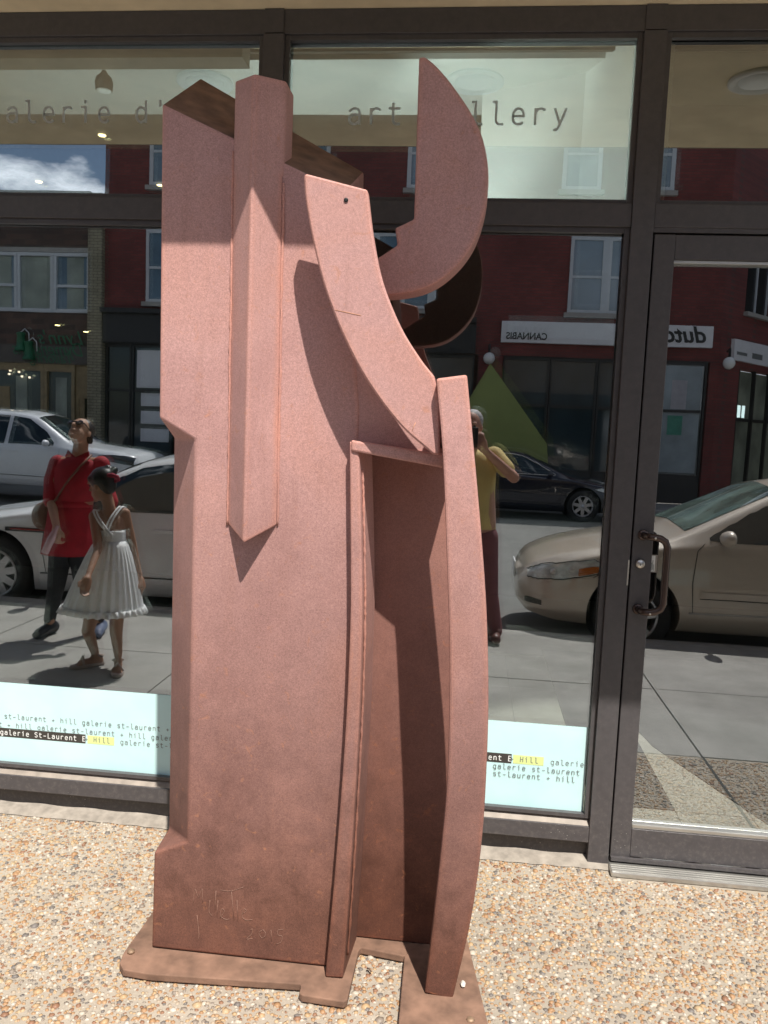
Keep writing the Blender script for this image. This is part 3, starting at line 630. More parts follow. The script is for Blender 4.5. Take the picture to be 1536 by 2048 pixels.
M['redbrick'] = make_brick('red_brick', (.21, .045, .04), (.15, .033, .030), (.11, .055, .05))
M['brown'] = make_brick('mottled_brown_stone', (.13, .075, .058), (.06, .042, .036), (.08, .068, .056), .36, .14)
M['yellow'] = make_brick('yellow_brick', (.34, .30, .21), (.28, .25, .17), (.10, .09, .07), .22, .077, .8)
M['trim'] = plain('white_window_trim', (.56, .59, .62), .5, var=.04)
M['dkglass'] = plain('dark_window_glass', (.012, .018, .022), .03, var=.3, scale=1.2, spec=.9)
M['blglass'] = plain('blue_grey_blind', (.10, .16, .22), .12, var=.3, scale=.8, spec=.8)
M['shopglass'] = plain('shop_window_glass', (.035, .055, .065), .04, var=.4, scale=.7, spec=.9)
M['curtain'] = plain('pale_curtain', (.24, .27, .23), .35, var=.35, scale=1.3, spec=.6)
M['dkpaint'] = plain('black_shopfront_paint', (.014, .013, .014), .45)
M['signw'] = plain('white_signboard', (.74, .74, .76), .5, var=.03)
M['green'] = plain('lime_green_panel', (.26, .30, .09), .5, var=.06, scale=1.5)
M['globe'] = plain('opal_globe', (.80, .80, .78), .25, var=.02)
def fx(px, py): return refl(px, py, V0)
def wall_rect(name, x0, x1, z0, z1, mat, parent, d0=0., d1=.3): return box(name, x0, x1, FY-d1, FY+d0, z0, z1, mat, parent)
def sash(parent, x0, x1, z0, z1, panes_, frame=.09, out=.05, split=None, gm=None, sill=True, cornice=False):
    """one window: frame as a part with panes, bars and sill below it"""
    L = [(x0, x1, FY, FY+out, z1-frame, z1), (x0, x1, FY, FY+out, z0, z0+frame), (x0, x0+frame, FY, FY+out-.002, z0+frame+.0005, z1-frame-.0005), (x1-frame, x1, FY, FY+out-.002, z0+frame+.0005, z1-frame-.0005)]
    w = boxes('window', L, M['trim'], parent)
    for (a, b_, g) in panes_: box('pane', a, b_, FY+.004, FY+.012, z0+frame*.9, z1-frame*.9, g, w)
    ed = [a for a, _, _ in panes_][1:]
    for a in ed: box('mullion', a-.11, a+.11, FY+.0125, FY+out+.012, z0+frame+.001, z1-frame-.001, M['trim'], w)
    if split:
        for (a, b_, g) in panes_: box('meeting_rail', a+.0, b_-.0, FY+.0128, FY+.04, split-.03, split+.03, M['trim'], w)
    if sill: box('sill', x0-.08, x1+.08, FY+.001, FY+out+.09, z0-.12, z0-.002, M['kerbm'], w)
    if cornice:
        cx = (x0+x1)/2; A = [(x0-.02+(x1-x0+.04)*i/10, z1+.01+.20*math.sin(math.pi*i/10)) for i in range(11)]
        A = [(x0-.02, z1+.002)]+A+[(x1+.02, z1+.002)]
        prism('arch_head', [(x, FY+.001, z) for x, z in A], [(x, FY+.035, z) for x, z in A], M['trim'], w)
    return w
def text_mesh(name, body, size, x, z, y, mat, parent, flip=True, shear=0., ex=.004, align='LEFT', sx=1., bold=0.):
    cu = bpy.data.curves.new(name, 'FONT'); cu.body = body; cu.size = size; cu.extrude = ex; cu.align_x = align; cu.shear = shear; cu.offset = bold
    o = bpy.data.objects.new(name, cu); COL.objects.link(o); dg_ = bpy.context.evaluated_depsgraph_get(); dg_.update()
    me = bpy.data.meshes.new_from_object(o.evaluated_get(dg_)); bpy.data.objects.remove(o)
    # reads from the road: its left is +x
    for v in me.vertices: v.co = Vector((x-v.co.x*sx, y+v.co.z, z+v.co.y))
    me.flip_normals() if False else None
    me.materials.clear()
    return obj(name, me, mat, parent)
# --- brown two-storey shop on the left
XP0, XP1 = fx(181, 600).x, fx(209, 600).x
TOPB = fx(100, 389).z
bb = empty('tailor_shop_building', ((XP0-14+XP0)/2, FY-3, 0), 'brown stone two-storey shop with white strip windows across the road', 'building')
wall_rect('wall', XP0-16, XP0-.002, 4.38-.9, 4.377, M['brown'], bb); wall_rect('wall', XP0-16, XP0-.002, 5.96, TOPB, M['brown'], bb)
wall_rect('parapet_coping', XP0-16, XP0-.001, TOPB, TOPB+.1, M['kerbm'], bb, .04)
box('roof', XP0-16, XP0, FY-9, FY-.31, TOPB-.4, TOPB-.2, M['asph'], bb)
box('side_wall', XP0-16, XP0-15.8, FY-9, FY-.31, 0, TOPB, M['brown'], bb); box('back_wall', XP0-15.7, XP0, FY-9, FY-8.8, 0, TOPB, M['brown'], bb)
box('string_course', XP0-16, XP0-.003, FY, FY+.05, 5.965, 6.08, M['kerbm'], bb)
z0, z1 = 4.38, 5.955
edges = [XP0-16+.0]
wx = [fx(p, 560).x for p in (-330, -190, -75, 35, 107, 181)]
for i in range(len(wx)-1):
    a, b_ = wx[i]+.003, wx[i+1]-.006
    w = boxes('window', [(a, b_, FY-.1, FY+.03, z1-.09, z1), (a, b_, FY-.1, FY+.03, z0, z0+.1), (a, a+.08, FY-.1, FY+.028, z0+.1, z1-.09), (b_-.08, b_, FY-.1, FY+.028, z0+.1, z1-.09)], M['trim'], bb)
    box('pane', a+.078, b_-.078, FY-.07, FY-.06, z0+.09, z1-.08, M['curtain'] if i % 2 else M['blglass'], w)
    box('curtain', a+.35 if i % 2 == 0 else a+.1, b_-.2, FY-.057, FY-.05, z0+.1, z1-.1, M['curtain'], w)
    if i in (2, 4): box('meeting_rail', a+.081, b_-.081, FY-.05, FY+.02, (z0+z1)/2-.12, (z0+z1)/2-.05, M['trim'], w)
# shop front below
zS = fx(100, 728).z
wall_rect('signboard', XP0-16, XP0-.004, zS, 3.478, plain('dark_brown_fascia', (.075, .06, .052), .5, var=.2, scale=2), bb, .06)
text_sg = plain('green_sign_script', (.012, .13, .055), .4)
tx = fx(176, 690).x
sgn = bpy.data.objects['signboard']
text_mesh('sign_text', "Lynn's", .52, fx(172, 690).x, fx(150, 690).z, FY+.066, text_sg, sgn, shear=.35)
text_mesh('sign_text', "Dymensions", .50, fx(171, 705).x, fx(150, 707).z-.08, FY+.066, text_sg, sgn, shear=.35, sx=.82)
text_mesh('sign_text', "Tailoring", .40, fx(151, 720).x, fx(150, 722).z-.08, FY+.066, text_sg, sgn, shear=.35, sx=.9)
for (px, py) in ((46, 685), (62, 703)):
    p = fx(px, py)
    lathe('spool', [(.0, .26), (.11, .26), (.13, .22), (.10, .18), (.12, -.12), (.17, -.2), (.17, -.24), (0, -.24)], text_sg, sgn, 14, 'Z', (p.x, FY+.12, p.z))
    tube('thread', [(p.x, FY+.13, p.z+.26), (p.x+.12, FY+.13, p.z+.36), (p.x+.24, FY+.13, p.z+.25), (p.x+.25, FY+.13, p.z+.0)], .014, M['signw'], sgn, 6)
wood = plain('tan_timber', (.28, .20, .10), .5, var=.2, scale=5)
warm = emis('shop_interior_glow', (.9, .6, .3), .10)
xs_ = [fx(p, 800).x for p in (-400, -220, -60, 88, 150)]
for i in range(len(xs_)-1):
    a, b_ = xs_[i]+.004, xs_[i+1]-.004
    w = boxes('shop_window', [(a, b_, FY-.2, FY+.02, zS-.2, zS-.002), (a, b_, FY-.2, FY+.02, .02, .55), (a, a+.09, FY-.2, FY+.018, .55, zS-.2), (b_-.09, b_, FY-.2, FY+.018, .55, zS-.2)], wood, bb)
    box('pane', a+.088, b_-.088, FY-.1, FY-.09, .54, zS-.19, M['shopglass'], w)
    for k in range(3): box('display_panel', a+.3+.5*k, a+.62+.5*k, FY-.088, FY-.07, .56, zS-.35-.3*(k % 2), M['curtain'] if k != 1 else wood, w)
for k, (px, py) in enumerate(((20, 741), (18, 748), (37, 744), (43, 753), (58, 755))):
    p = fx(px, py); lathe('shop_lamp', [(.0, .03), (.03, .02), (.035, -.015), (.02, -.03)], emis('lamp_glow', (1, .85, .6), 2.2) if k == 0 else bpy.data.materials['lamp_glow'], bb, 10, 'Z', (p.x, FY-.02, p.z))
dxa, dxb = xs_[-1]+.003, XP0-.004
w = boxes('shop_door', [(dxa, dxb, FY-.3, FY-.05, 2.1, zS-.002), (dxa, dxa+.08, FY-.3, FY-.05, .02, 2.1), (dxb-.08, dxb, FY-.3, FY-.05, .02, 2.1)], wood, bb); box('pane', dxa+.08, dxb-.08, FY-.2, FY-.19, .02, 2.1, M['dkglass'], w)
text_mesh('number', '38', .2, dxb-.06, 2.45, FY-.045, wood, w)
pil = box('pier', XP0, XP1, FY-.3, FY+.16, .0, TOPB+.02, M['yellow'], bb); pil['label'] = 'yellow brick pier'
# --- red brick building
RX1 = fx(1440, 700).x; TOPR = 9.9
rb = empty('red_brick_building', ((XP1+RX1)/2, FY-3, 0), 'three-storey red brick building with white windows and dark shop fronts across the road', 'building')
zL = fx(260, 628).z                                    # top of the shop cornice
def pierced(x0, x1, z0, z1, holes, mat, parent):       # wall pieces around rectangular openings
    xs2 = sorted(set([x0, x1]+[h[0] for h in holes]+[h[1] for h in holes]))
    for a, b_ in zip(xs2[:-1], xs2[1:]):
        hs = sorted([(h[2], h[3]) for h in holes if h[0] <= a+1e-6 and h[1] >= b_-1e-6]); z = z0
        for (c, d) in hs+[(z1, z1)]:
            if c > z+.01: box('wall', a, b_, FY-.3, FY, z, c, mat, parent)
            z = d
W2 = (4.72, 6.60); W3 = (7.72, 9.35)
w2x = [(fx(1138, 560).x, fx(1138, 560).x+1.75), (fx(293, 520).x, fx(293, 520).x+1.7), (-5.3, -3.6), (-2.1, -.4)]
w3x = [(fx(1125, 350).x, fx(1125, 350).x+.95), (fx(1278, 350).x, fx(1350, 350).x), (-8.8, -7.8), (-5.0, -4.0), (-2.0, -1.0)]
w2x[2] = (fx(690, 520).x, fx(690, 520).x+1.5); w2x[3] = (fx(815, 590).x-.15, fx(815, 590).x+1.35)
holes = [(a, b_, *W2) for a, b_ in w2x]+[(a, b_, *W3) for a, b_ in w3x]
pierced(XP1, RX1, 3.62, TOPR, holes, M['redbrick'], rb)
for a, b_ in w2x:
    m_ = a+(b_-a)*.52
    sash(rb, a, b_, *W2, [(a+.05, m_, M['blglass']), (m_, b_-.05, M['blglass'])], .08, .05, split=5.62, cornice=True)
for o in list(rb.children): pass
for a, b_ in w3x: sash(rb, a, b_, *W3, [(a+.05, b_-.05, M['blglass'])], .10, .05, split=8.6)
boxes('cornice', [(XP1+.01, RX1-4.2, FY, FY+.25, 9.35+.12, 9.35+.4), (XP1+.01, RX1-4.2, FY, FY+.45, 9.752, TOPR+.1)], M['dkpaint'], rb)
box('roof', XP1, RX1, FY-9, FY-.31, TOPR-.5, TOPR-.3, M['asph'], rb); box('back_wall', XP1, RX1, FY-9.2, FY-9, 0, TOPR, M['redbrick'], rb)
box('side_wall', XP1, XP1+.25, FY-9, FY-.31, 0, TOPR, M['redbrick'], rb)
sgn2 = box('sign_board', fx(1003, 660).x, fx(1423, 670).x, FY+.002, FY+.14, 3.935, 4.47, M['signw'], rb, .01)
text_mesh('sign_text', "CANNABIS", .235, fx(1093, 684).x, 4.02, FY+.146, M['black'], sgn2, sx=.90, ex=.005, bold=.006)
text_mesh('sign_text', "dutch", .56, fx(1411, 684).x, 4.06, FY+.146, M['black'], sgn2, shear=.25, ex=.006, bold=.012)
# shop front of the brick building
shopx = [(fx(210, 700).x, fx(262, 700).x, 'door'), (fx(263, 700).x, fx(345, 700).x, 'paper'), (-8.0, -6.0, 'g'), (-5.9, -4.0, 'g'), (-3.9, -2.0, 'g'), (-1.9, -.05, 'g'),
         (fx(1005, 760).x, fx(1098, 760).x, 'g'), (fx(1099, 760).x, fx(1195, 760).x, 'g'), (fx(1196, 760).x, fx(1300, 760).x, 'g'), (fx(1301, 760).x, fx(1414, 760).x, 'lit')]
ZG = 3.60
for (a, b_, kind) in shopx:
    a += .004; b_ -= .004; f_ = .05
    w = boxes('shop_window', [(a, b_, FY-.16, FY-.02, ZG-.08, ZG), (a, b_, FY-.16, FY-.02, .02, .75), (a, a+f_, FY-.16, FY-.022, .75, ZG-.08), (b_-f_, b_, FY-.16, FY-.022, .75, ZG-.08), (a+f_, b_-f_, FY-.14, FY-.03, 2.33, 2.40)], M['dkpaint'], rb)
    gm = M['dkglass'] if kind in ('door',) else M['shopglass']
    box('pane', a+f_-.002, b_-f_+.002, FY-.1, FY-.09, .75, ZG-.08, gm, w)
    if kind == 'paper':
        box('paper_sheet', a+.12, b_-.1, FY-.088, FY-.08, 2.45, ZG-.15, M['signw'], w)
        for k in range(3): box('paper_sheet', a+.25, b_-.1, FY-.088, FY-.08, 1.0+.48*k, 1.35+.48*k, M['signw'], w)
    if kind == 'lit':
        box('blind', a+.1, b_-.1, FY-.088, FY-.083, .8, ZG-.1, plain('pale_blue_blind', (.22, .27, .30), .2, var=.3, scale=1.5), w)
        box('poster', a+.55, b_-.45, FY-.082, FY-.079, 2.42, 3.15, plain('pale_notice', (.34, .33, .36), .4), w)
        box('poster', a+.5, b_-.5, FY-.082, FY-.079, 1.75, 2.25, plain('teal_notice', (.04, .24, .17), .4), w)
boxes('shop_fascia', [(XP1+.003, -.6, FY-.02, FY+.10, ZG+.002, 3.618), (XP1+.003, fx(1000, 660).x-.6, FY, FY+.12, 3.63, zL), (XP1+.003, fx(1000, 660).x-.6, FY, FY+.3, zL+.001, zL+.12), (-.6, RX1, FY-.02, FY+.02, ZG+.002, 3.617)], M['dkpaint'], rb)
for a, b_ in ((fx(955, 760).x, fx(1003, 760).x), (fx(1416, 760).x, RX1)):
    box('brick_pier', a, b_, FY-.15, FY+.06, 0, 3.60, M['redbrick'], rb)
def globe(px, py, yo=0):
    p = fx(px, py)
    g = lathe('globe_lamp', [(.001, -.15)]+[(.15*math.sin(math.pi*i/12), -.15*math.cos(math.pi*i/12)) for i in range(1, 12)]+[(.001, .15)], M['globe'], rb, 20, 'Z', (p.x, FY+.22, p.z))
    tube('lamp_bracket', [(p.x, FY+.02, p.z+.3), (p.x, FY+.22, p.z+.34), (p.x, FY+.22, p.z+.14)], .035, M['dkpaint'], g, 8)
globe(978, 718); globe(1452, 728)
# green gable-shaped board in front of the shop
A = [fx(980, 730), fx(935, 806), fx(905, 870), fx(905, 900), fx(1100, 900), fx(1090, 888)]
gp = prism('green_board', [(p.x, FY+.50, p.z if i < 3 else (p.z if i == 5 else 0.0)) for i, p in enumerate(A)], [(p.x, FY+.56, p.z if i < 3 else (p.z if i == 5 else 0.0)) for i, p in enumerate(A)], M['green'])
tag(gp, 'tall lime green triangular board standing before the dark shop windows', 'board')
# chamfered corner to the right
def cw(u, d=0.):                                        # u metres along the chamfer, d out of the wall
    c = math.cos(math.radians(48)); s = math.sin(math.radians(48)); return (RX1+u*c+d*s, FY-u*s+d*c)
def cbox(name, u0, u1, z0, z1, d0, d1, mat, parent=None):
    q = [cw(u0, d0), cw(u1, d0), cw(u1, d1), cw(u0, d1)]
    return prism(name, [(x, y, z0) for x, y in q], [(x, y, z1) for x, y in q], mat, parent)
for (u0, u1, a, b_) in ((0, 1.15, 0, TOPR), (1.15, 5, 3.55, 5.0), (1.15, 5, 6.7, TOPR), (2.6, 5, 5.0, 6.7)): cbox('corner_wall', u0+.001, u1, a, b_, -.3, 0, M['redbrick'], rb)
w = cbox('corner_window', 1.15, 2.6, 5.0, 6.7, -.14, -.1, M['dkglass'], rb)
for u in (1.17, 1.85, 2.53): cbox('window_bar', u, u+.06, 5.0, 6.7, -.098, -.06, M['trim'], w)
cbox('sill', 1.1, 2.65, 4.9, 4.998, .001, .12, M['kerbm'], w)
s2 = cbox('corner_sign', .55, 3.6, 3.72, 4.25, .002, .1, M['signw'], rb)
cbox('sign_print', .7, 1.3, 3.86, 3.94, .102, .106, M['ink'], s2); cbox('sign_print', 1.6, 2.2, 3.84, 3.98, .102, .106, M['ink'], s2)
lit = plain('bright_shop_interior', (.20, .22, .17), .3, var=.5, scale=1.4)
for k in range(3):
    u = 1.2+.95*k; w = cbox('corner_glass', u+.05, u+.9, .5, 3.5, -.12, -.1, lit, rb); cbox('frame_bar', u-.04, u+.045, .0, 3.545, -.13, -.02, M['dkpaint'], w); cbox('frame_rail', u+.046, u+.9, 2.2, 2.28, -.098, -.05, M['dkpaint'], w)
    cbox('riser', u+.046, u+.9, 0, .5, -.13, -.03, M['dkpaint'], w)
    if k == 0:
        for q in range(2): cbox('shop_light', u+.22+.25*q, u+.38+.25*q, 2.3, 2.62, -.097, -.09, emis('cool_light', (.8, 1, .95), 1.6), w)
# more terrace beyond, so the street goes on
for (x0, x1, h_, mt, lab) in ((XP0-30, XP0-16.05, 8.6, 'redbrick', 'plain red brick house beside the brown tailor shop'), (RX1+6.5, RX1+22, 8.0, 'brown', 'brown stone house past the chamfered brick corner')):
    h = empty('terrace_house', ((x0+x1)/2, FY-4, 0), lab, 'house')
    box('wall', x0, x1, FY-8, FY, 0, h_, M[mt], h)
    for i in range(int((x1-x0)/2.4)):
        for zz in (1.0, 4.6):
            a = x0+.7+2.4*i
            w = box('window', a, a+1.2, FY+.001, FY+.05, zz, zz+1.8, M['trim'], h); box('pane', a+.1, a+1.1, FY+.051, FY+.056, zz+.1, zz+1.7, M['dkglass'], w)
    box('roof_coping', x0, x1, FY-8, FY+.1, h_+.001, h_+.15, M['kerbm'], h)
# ------------------------------------------------------------------ cars
def gauss1(A, s, axis):
    r = int(3*s)+1; k = np.exp(-.5*(np.arange(-r, r+1)/s)**2); k /= k.sum()
    P = np.pad(A, [(r, r) if i == axis else (0, 0) for i in range(A.ndim)], mode='edge')
    return np.apply_along_axis(lambda v: np.convolve(v, k, 'valid'), axis, P)
class Car:
    def __init__(s, spec):
        s.sp = spec; s.L = spec['L']; n = 170; s.ls = np.linspace(0, s.L, n)
        # finer at both ends
        s.ls = s.L*(.5-.5*np.cos(np.pi*np.linspace(0, 1, n)))*.35+np.linspace(0, s.L, n)*.65
        I = lambda k: np.interp(s.ls, *zip(*spec[k]))
        zt, zs, wt, ws, zb, ze = I('zt'), I('zs'), I('wt'), I('ws'), I('zb'), I('ze')
        wm, wb, zm = ws+spec.get('tum', .025), ws-.06, zb+(zs-zb)*.52
        C = np.stack([np.stack([np.zeros(n), zb], 1), np.stack([wb, zb], 1), np.stack([wm-.012, zb+(zm-zb)*.35], 1), np.stack([wm, zm], 1), np.stack([ws, zs], 1), np.stack([wt, ze], 1), np.stack([np.zeros(n), zt], 1)], 1)
        s.nt = 97; tt = np.linspace(0, 6, s.nt); s.tt = tt; g = np.zeros((n, s.nt, 2))
        for i in range(n):
            for c in range(2): g[i, :, c] = np.interp(tt, range(7), C[i, :, c])
        m = g[:, ::-1][:, 1:].copy(); m[..., 0] *= -1          # mirrored half for seamless smoothing over the top
        full = np.concatenate([g, m], 1); full = gauss1(full, spec.get('round', 2.2), 1)
        full = gauss1(full, 1.6, 0)
        s.g = full[:, :s.nt]; s.g[:, 0, 0] = 0; s.g[:, -1, 0] = 0
    def S(s, l, t, off=0., side=1):
        def base(l, t):
            i = np.interp(l, s.ls, np.arange(len(s.ls))); i0 = int(min(i, len(s.ls)-2)); fi = i-i0; j = t/6*(s.nt-1); j0 = int(min(j, s.nt-2)); fj = j-j0
            q = (s.g[i0, j0]*(1-fi)+s.g[i0+1, j0]*fi)*(1-fj)+(s.g[i0, j0+1]*(1-fi)+s.g[i0+1, j0+1]*fi)*fj
            return Vector((l, q[0], q[1]))
        p = base(l, t)
        if off:
            e = .02; a = base(min(l+e, s.L), t)-base(max(l-e, 0), t); b_ = base(l, min(t+.06, 6))-base(l, max(t-.06, 0)); nn = a.cross(b_)
            if nn.length > 1e-9:
                nn.normalize()
                if nn.y < 0 and abs(nn.y) > .05: nn = -nn
                elif abs(nn.y) <= .05 and nn.z < 0: nn = -nn
                p += nn*off
        return Vector((p.x, p.y*side, p.z))
    def tz(s, l, z, lo=2.2, hi=5.0):                          # ring parameter at which the side reaches height z
        i = int(np.argmin(abs(s.ls-l))); m = (s.tt >= lo) & (s.tt <= hi); return float(np.interp(z, s.g[i, m, 1], s.tt[m]))
    def patch(s, name, us, lo, hi, n, mat, parent, off=.004, side=1, mode='z'):
        """strip over the bodywork: at each us, from lo(u) to hi(u), n cells high"""
        V, F = [], []
        for i, u in enumerate(us):
            for k in range(n+1):
                a = lo[i]+(hi[i]-lo[i])*k/n
                t = s.tz(u, a) if mode == 'z' else a
                V.append(s.S(u, t, off, side))
        for i in range(len(us)-1):
            for k in range(n): F.append((i*(n+1)+k, i*(n+1)+k+1, (i+1)*(n+1)+k+1, (i+1)*(n+1)+k))
        return mk(name, V, F, mat, parent, True)
    def top(s, name, us, edge, mat, parent, off=.004, n=7):
        V, F = [], []
        for i, u in enumerate(us):
            ts = np.linspace(edge[i], 6, n+1)
            row = [s.S(u, t, off, -1) for t in ts]+[s.S(u, t, off, 1) for t in ts[::-1][1:]]
            V += row
        w = 2*n+1
        for i in range(len(us)-1):
            for k in range(w-1): F.append((i*w+k, i*w+k+1, (i+1)*w+k+1, (i+1)*w+k))
        return mk(name, V, F, mat, parent, True)
    def seam(s, name, pts, mat, parent, side=1, w=.006, off=.0025):
        P = []
        for (l, z), (l2, z2) in zip(pts[:-1], pts[1:]):
            for k in range(8): P.append((l+(l2-l)*k/8, z+(z2-z)*k/8))
        P.append(pts[-1]); V, F = [], []
        for l, z in P:
            q = s.S(l, s.tz(l, z), off, side); V.append(q)
        o = tube(name, V, w/2, mat, parent, 5); return o
def paint(name, col, metal=.4, rough=.3):
    m, t, b = new_mat(name); b.inputs['Base Color'].default_value = (*col, 1)
    c = mix(t, .15, col, ramp(t, noise(t, 700, 2), [(.3, (.7, .7, .7)), (.7, (1.3, 1.3, 1.3))]).outputs[0], 'MULTIPLY'); t.links.new(c, b.inputs['Base Color'])
    b.inputs['Metallic'].default_value = metal; b.inputs['Roughness'].default_value = rough; b.inputs['Coat Weight'].default_value = 1.; b.inputs['Coat Roughness'].default_value = .03
    return m
M['tyre'] = plain('tyre_rubber', (.018, .018, .018), .8)
M['rim'] = plain('alloy_rim', (.45, .45, .46), .3, metal=.8)
M['cgl'] = plain('car_window_glass', (.014, .022, .022), .02, var=.6, scale=2.5, spec=1.)
M['blk'] = plain('black_trim', (.012, .012, .012), .5)
M['lampg'] = plain('clear_lamp_lens', (.60, .64, .62), .08, var=.3, scale=14, spec=1.)
M['amber'] = plain('amber_lens', (.42, .12, .02), .1); M['redl'] = plain('red_lens', (.30, .01, .01), .12)
M['dash'] = plain('pale_dashboard', (.12, .17, .15), .03, var=.6, scale=3, spec=1.)
def ringl(name, prof, mat, parent, n, loc):
    o = lathe(name, prof, mat, parent, n, 'Y', loc); bm = bmesh.new(); bm.from_mesh(o.data); bmesh.ops.delete(bm, geom=[f_ for f_ in bm.faces if len(f_.verts) > 6], context='FACES_ONLY'); bm.to_mesh(o.data); bm.free(); return o
def wheel(car, l, side, R, yw, parent, style=6):
    w = .2; y1 = side*yw
    def pr(prof): return [(r, y1-side*q) for r, q in prof]
    W_ = ringl('wheel', pr([(R*.64, .012), (R*.70, .0), (R*.93, 0), (R, .03), (R, w-.03), (R*.93, w), (R*.5, w), (R*.5, .13)]), M['tyre'], parent, 36, (l, 0, R))
    ringl('rim', pr([(R*.66, .012), (R*.65, .002), (R*.61, .0), (R*.58, .02), (R*.57, .10)]), M['rim'], W_, 36, (l, 0, R))
    V, F = [], []
    for k in range(style):
        a = 2*math.pi*k/style+.2; d = Vector((math.cos(a), 0, math.sin(a))); e = Vector((-math.sin(a), 0, math.cos(a))); c = Vector((l, 0, R))
        n = len(V)
        for (r, hw, dep) in ((.03, .035, .02), (R*.60, .030, .010)):
            for sg in (-1, 1):
                for dd in (0, .03): V.append(c+d*r+e*hw*sg+Vector((0, y1-side*(dep+dd), 0)))
        F += [tuple(n+i for i in q) for q in ((0, 2, 6, 4), (1, 5, 7, 3), (0, 4, 5, 1), (2, 3, 7, 6), (4, 6, 7, 5), (0, 1, 3, 2))]
    mk('spokes', V, F, M['rim'], W_)
    lathe('hub_cap', pr([(.045, .03), (.04, .008), (.0, .004)]), M['rim'], W_, 16, 'Y', (l, 0, R)); lathe('brake_shadow', pr([(R*.54, .112), (R*.54, .118), (.01, .12)]), M['blk'], W_, 24, 'Y', (l, 0, R))
def build_car(name, spec, pm, loc, heading, label, vents=None, detail=True, moulding=True, amber=True):
    c = Car(spec); root = bpy.data.objects.new(name, None); COL.objects.link(root); tag(root, label, 'car'); root.empty_display_size = .3
    n, m = c.g.shape[:2]; V, F = [], []
    ring = 2*m-2
    for i in range(n):
        row = [(c.ls[i], c.g[i, j, 0], c.g[i, j, 1]) for j in range(m)]+[(c.ls[i], -c.g[i, j, 0], c.g[i, j, 1]) for j in range(m-2, 0, -1)]
        V += row
    for i in range(n-1):
        for j in range(ring): F.append((i*ring+j, i*ring+(j+1) % ring, (i+1)*ring+(j+1) % ring, (i+1)*ring+j))
    F += [tuple(range(ring)), tuple(range((n-1)*ring, n*ring))[::-1]]
    body = mk('body', V, F, pm, root, True)
    R = spec['R']
    cut = []
    for l in (spec['fw'], spec['rw']):
        for sd in (-1, 1):
            cyl = lathe('cut', [(R+.055, sd*.52), (R+.055, sd*1.3)], None, None, 40, 'Y', (l, 0, R+.01), False); cut.append(cyl)
            md = body.modifiers.new('arch', 'BOOLEAN'); md.operation = 'DIFFERENCE'; md.object = cyl; md.solver = 'EXACT'
    dg_ = bpy.context.evaluated_depsgraph_get(); dg_.update(); me = bpy.data.meshes.new_from_object(body.evaluated_get(dg_))
    body.modifiers.clear(); body.data = me
    for p in me.polygons: p.use_smooth = True
    try: me.set_sharp_from_angle(angle=math.radians(35))
    except Exception: pass
    for q in cut: bpy.data.objects.remove(q)
    for l in (spec['fw'], spec['rw']):
        i = int(np.argmin(abs(c.ls-l))); yw = c.g[i, :, 0].max()-.015
        for sd in (-1, 1):
            wheel(c, l, sd, R, yw, root, spec.get('spk', 6)); lathe('wheel_well', [(R+.05, sd*.525), (R+.05, sd*(yw-.22)), (R*.3, sd*(yw-.23))], M['blk'], root, 32, 'Y', (l, 0, R+.01))
    # glass
    for (us, lo, hi) in spec['side']:
        for sd in (-1, 1):
            uu = np.linspace(us[0], us[-1], 26); o = c.patch('side_window', uu, np.interp(uu, us, lo), np.interp(uu, us, hi), 8, M['cgl'], root, .005, sd)
    l0, l1 = spec['ws_']; uu = np.linspace(l0, l1, 16); c.top('windshield', uu, np.linspace(5.10, 5.06, 16), M['dash'] if spec.get('pale') else M['cgl'], root, .005)
    l0, l1 = spec['rs_']; uu = np.linspace(l0, l1, 12); c.top('rear_window', uu, np.linspace(5.06, 5.12, 12), M['cgl'], root, .005)
    for sd in (-1, 1):
        for pts in spec['seams']: c.seam('panel_seam', pts, M['blk'], root, sd)
        for (l, z) in spec['handles']:
            p = c.S(l, c.tz(l, z), .012, sd); o = box('door_handle', p.x-.09, p.x+.09, p.y-.012, p.y+.012, p.z-.016, p.z+.016, pm, root, .008)
        # mirror
        l, z = spec['mir']; p = c.S(l, c.tz(l, z), 0, sd)
        V, F = [], []
        bmx = bmesh.new(); bmesh.ops.create_uvsphere(bmx, u_segments=16, v_segments=10, radius=1)
        for v in bmx.verts: v.co = Vector((p.x+.02+v.co.x*.06*(1.25 if v.co.x < 0 else .7), p.y+sd*.12+v.co.y*.105, p.z+.05+v.co.z*.066))
        me = bpy.data.meshes.new('mirror'); bmx.to_mesh(me); bmx.free()
        for q in me.polygons: q.use_smooth = True
        mo = obj('mirror', me, spec.get('mirm', pm), root); tube('mirror_arm', [p-Vector((0, sd*.02, 0)), p+Vector((.02, sd*.06, .03))], .02, M['blk'], mo, 8)
        # lamps
        us, lo, hi = spec['head']; uu = np.linspace(us[0], us[-1], 18)
        hl = c.patch('headlight', uu, np.interp(uu, us, lo), np.interp(uu, us, hi), 6, M['lampg'] if not spec.get('dklamp') else M['dkglass'], root, .007, sd)
        c.seam('lamp_outline', list(zip(us, lo)), M['blk'], hl, sd, .009, .009); c.seam('lamp_outline', list(zip(us, hi)), M['blk'], hl, sd, .008, .009)
        if not spec.get('dklamp'):
            for q_ in (.3, .52):
                u_ = us[0]+(us[-1]-us[0])*q_; z_ = (np.interp(u_, us, lo)+np.interp(u_, us, hi))/2; pp = c.S(u_, c.tz(u_, float(z_)), .009, sd)
                bmx = bmesh.new(); bmesh.ops.create_uvsphere(bmx, u_segments=12, v_segments=8, radius=.034); [setattr(v, 'co', v.co*1.0+pp-Vector((-.012, sd*.022, 0))) for v in bmx.verts]; me = bpy.data.meshes.new('reflector_bowl'); bmx.to_mesh(me); bmx.free(); obj('reflector_bowl', me, M['steel'], hl)
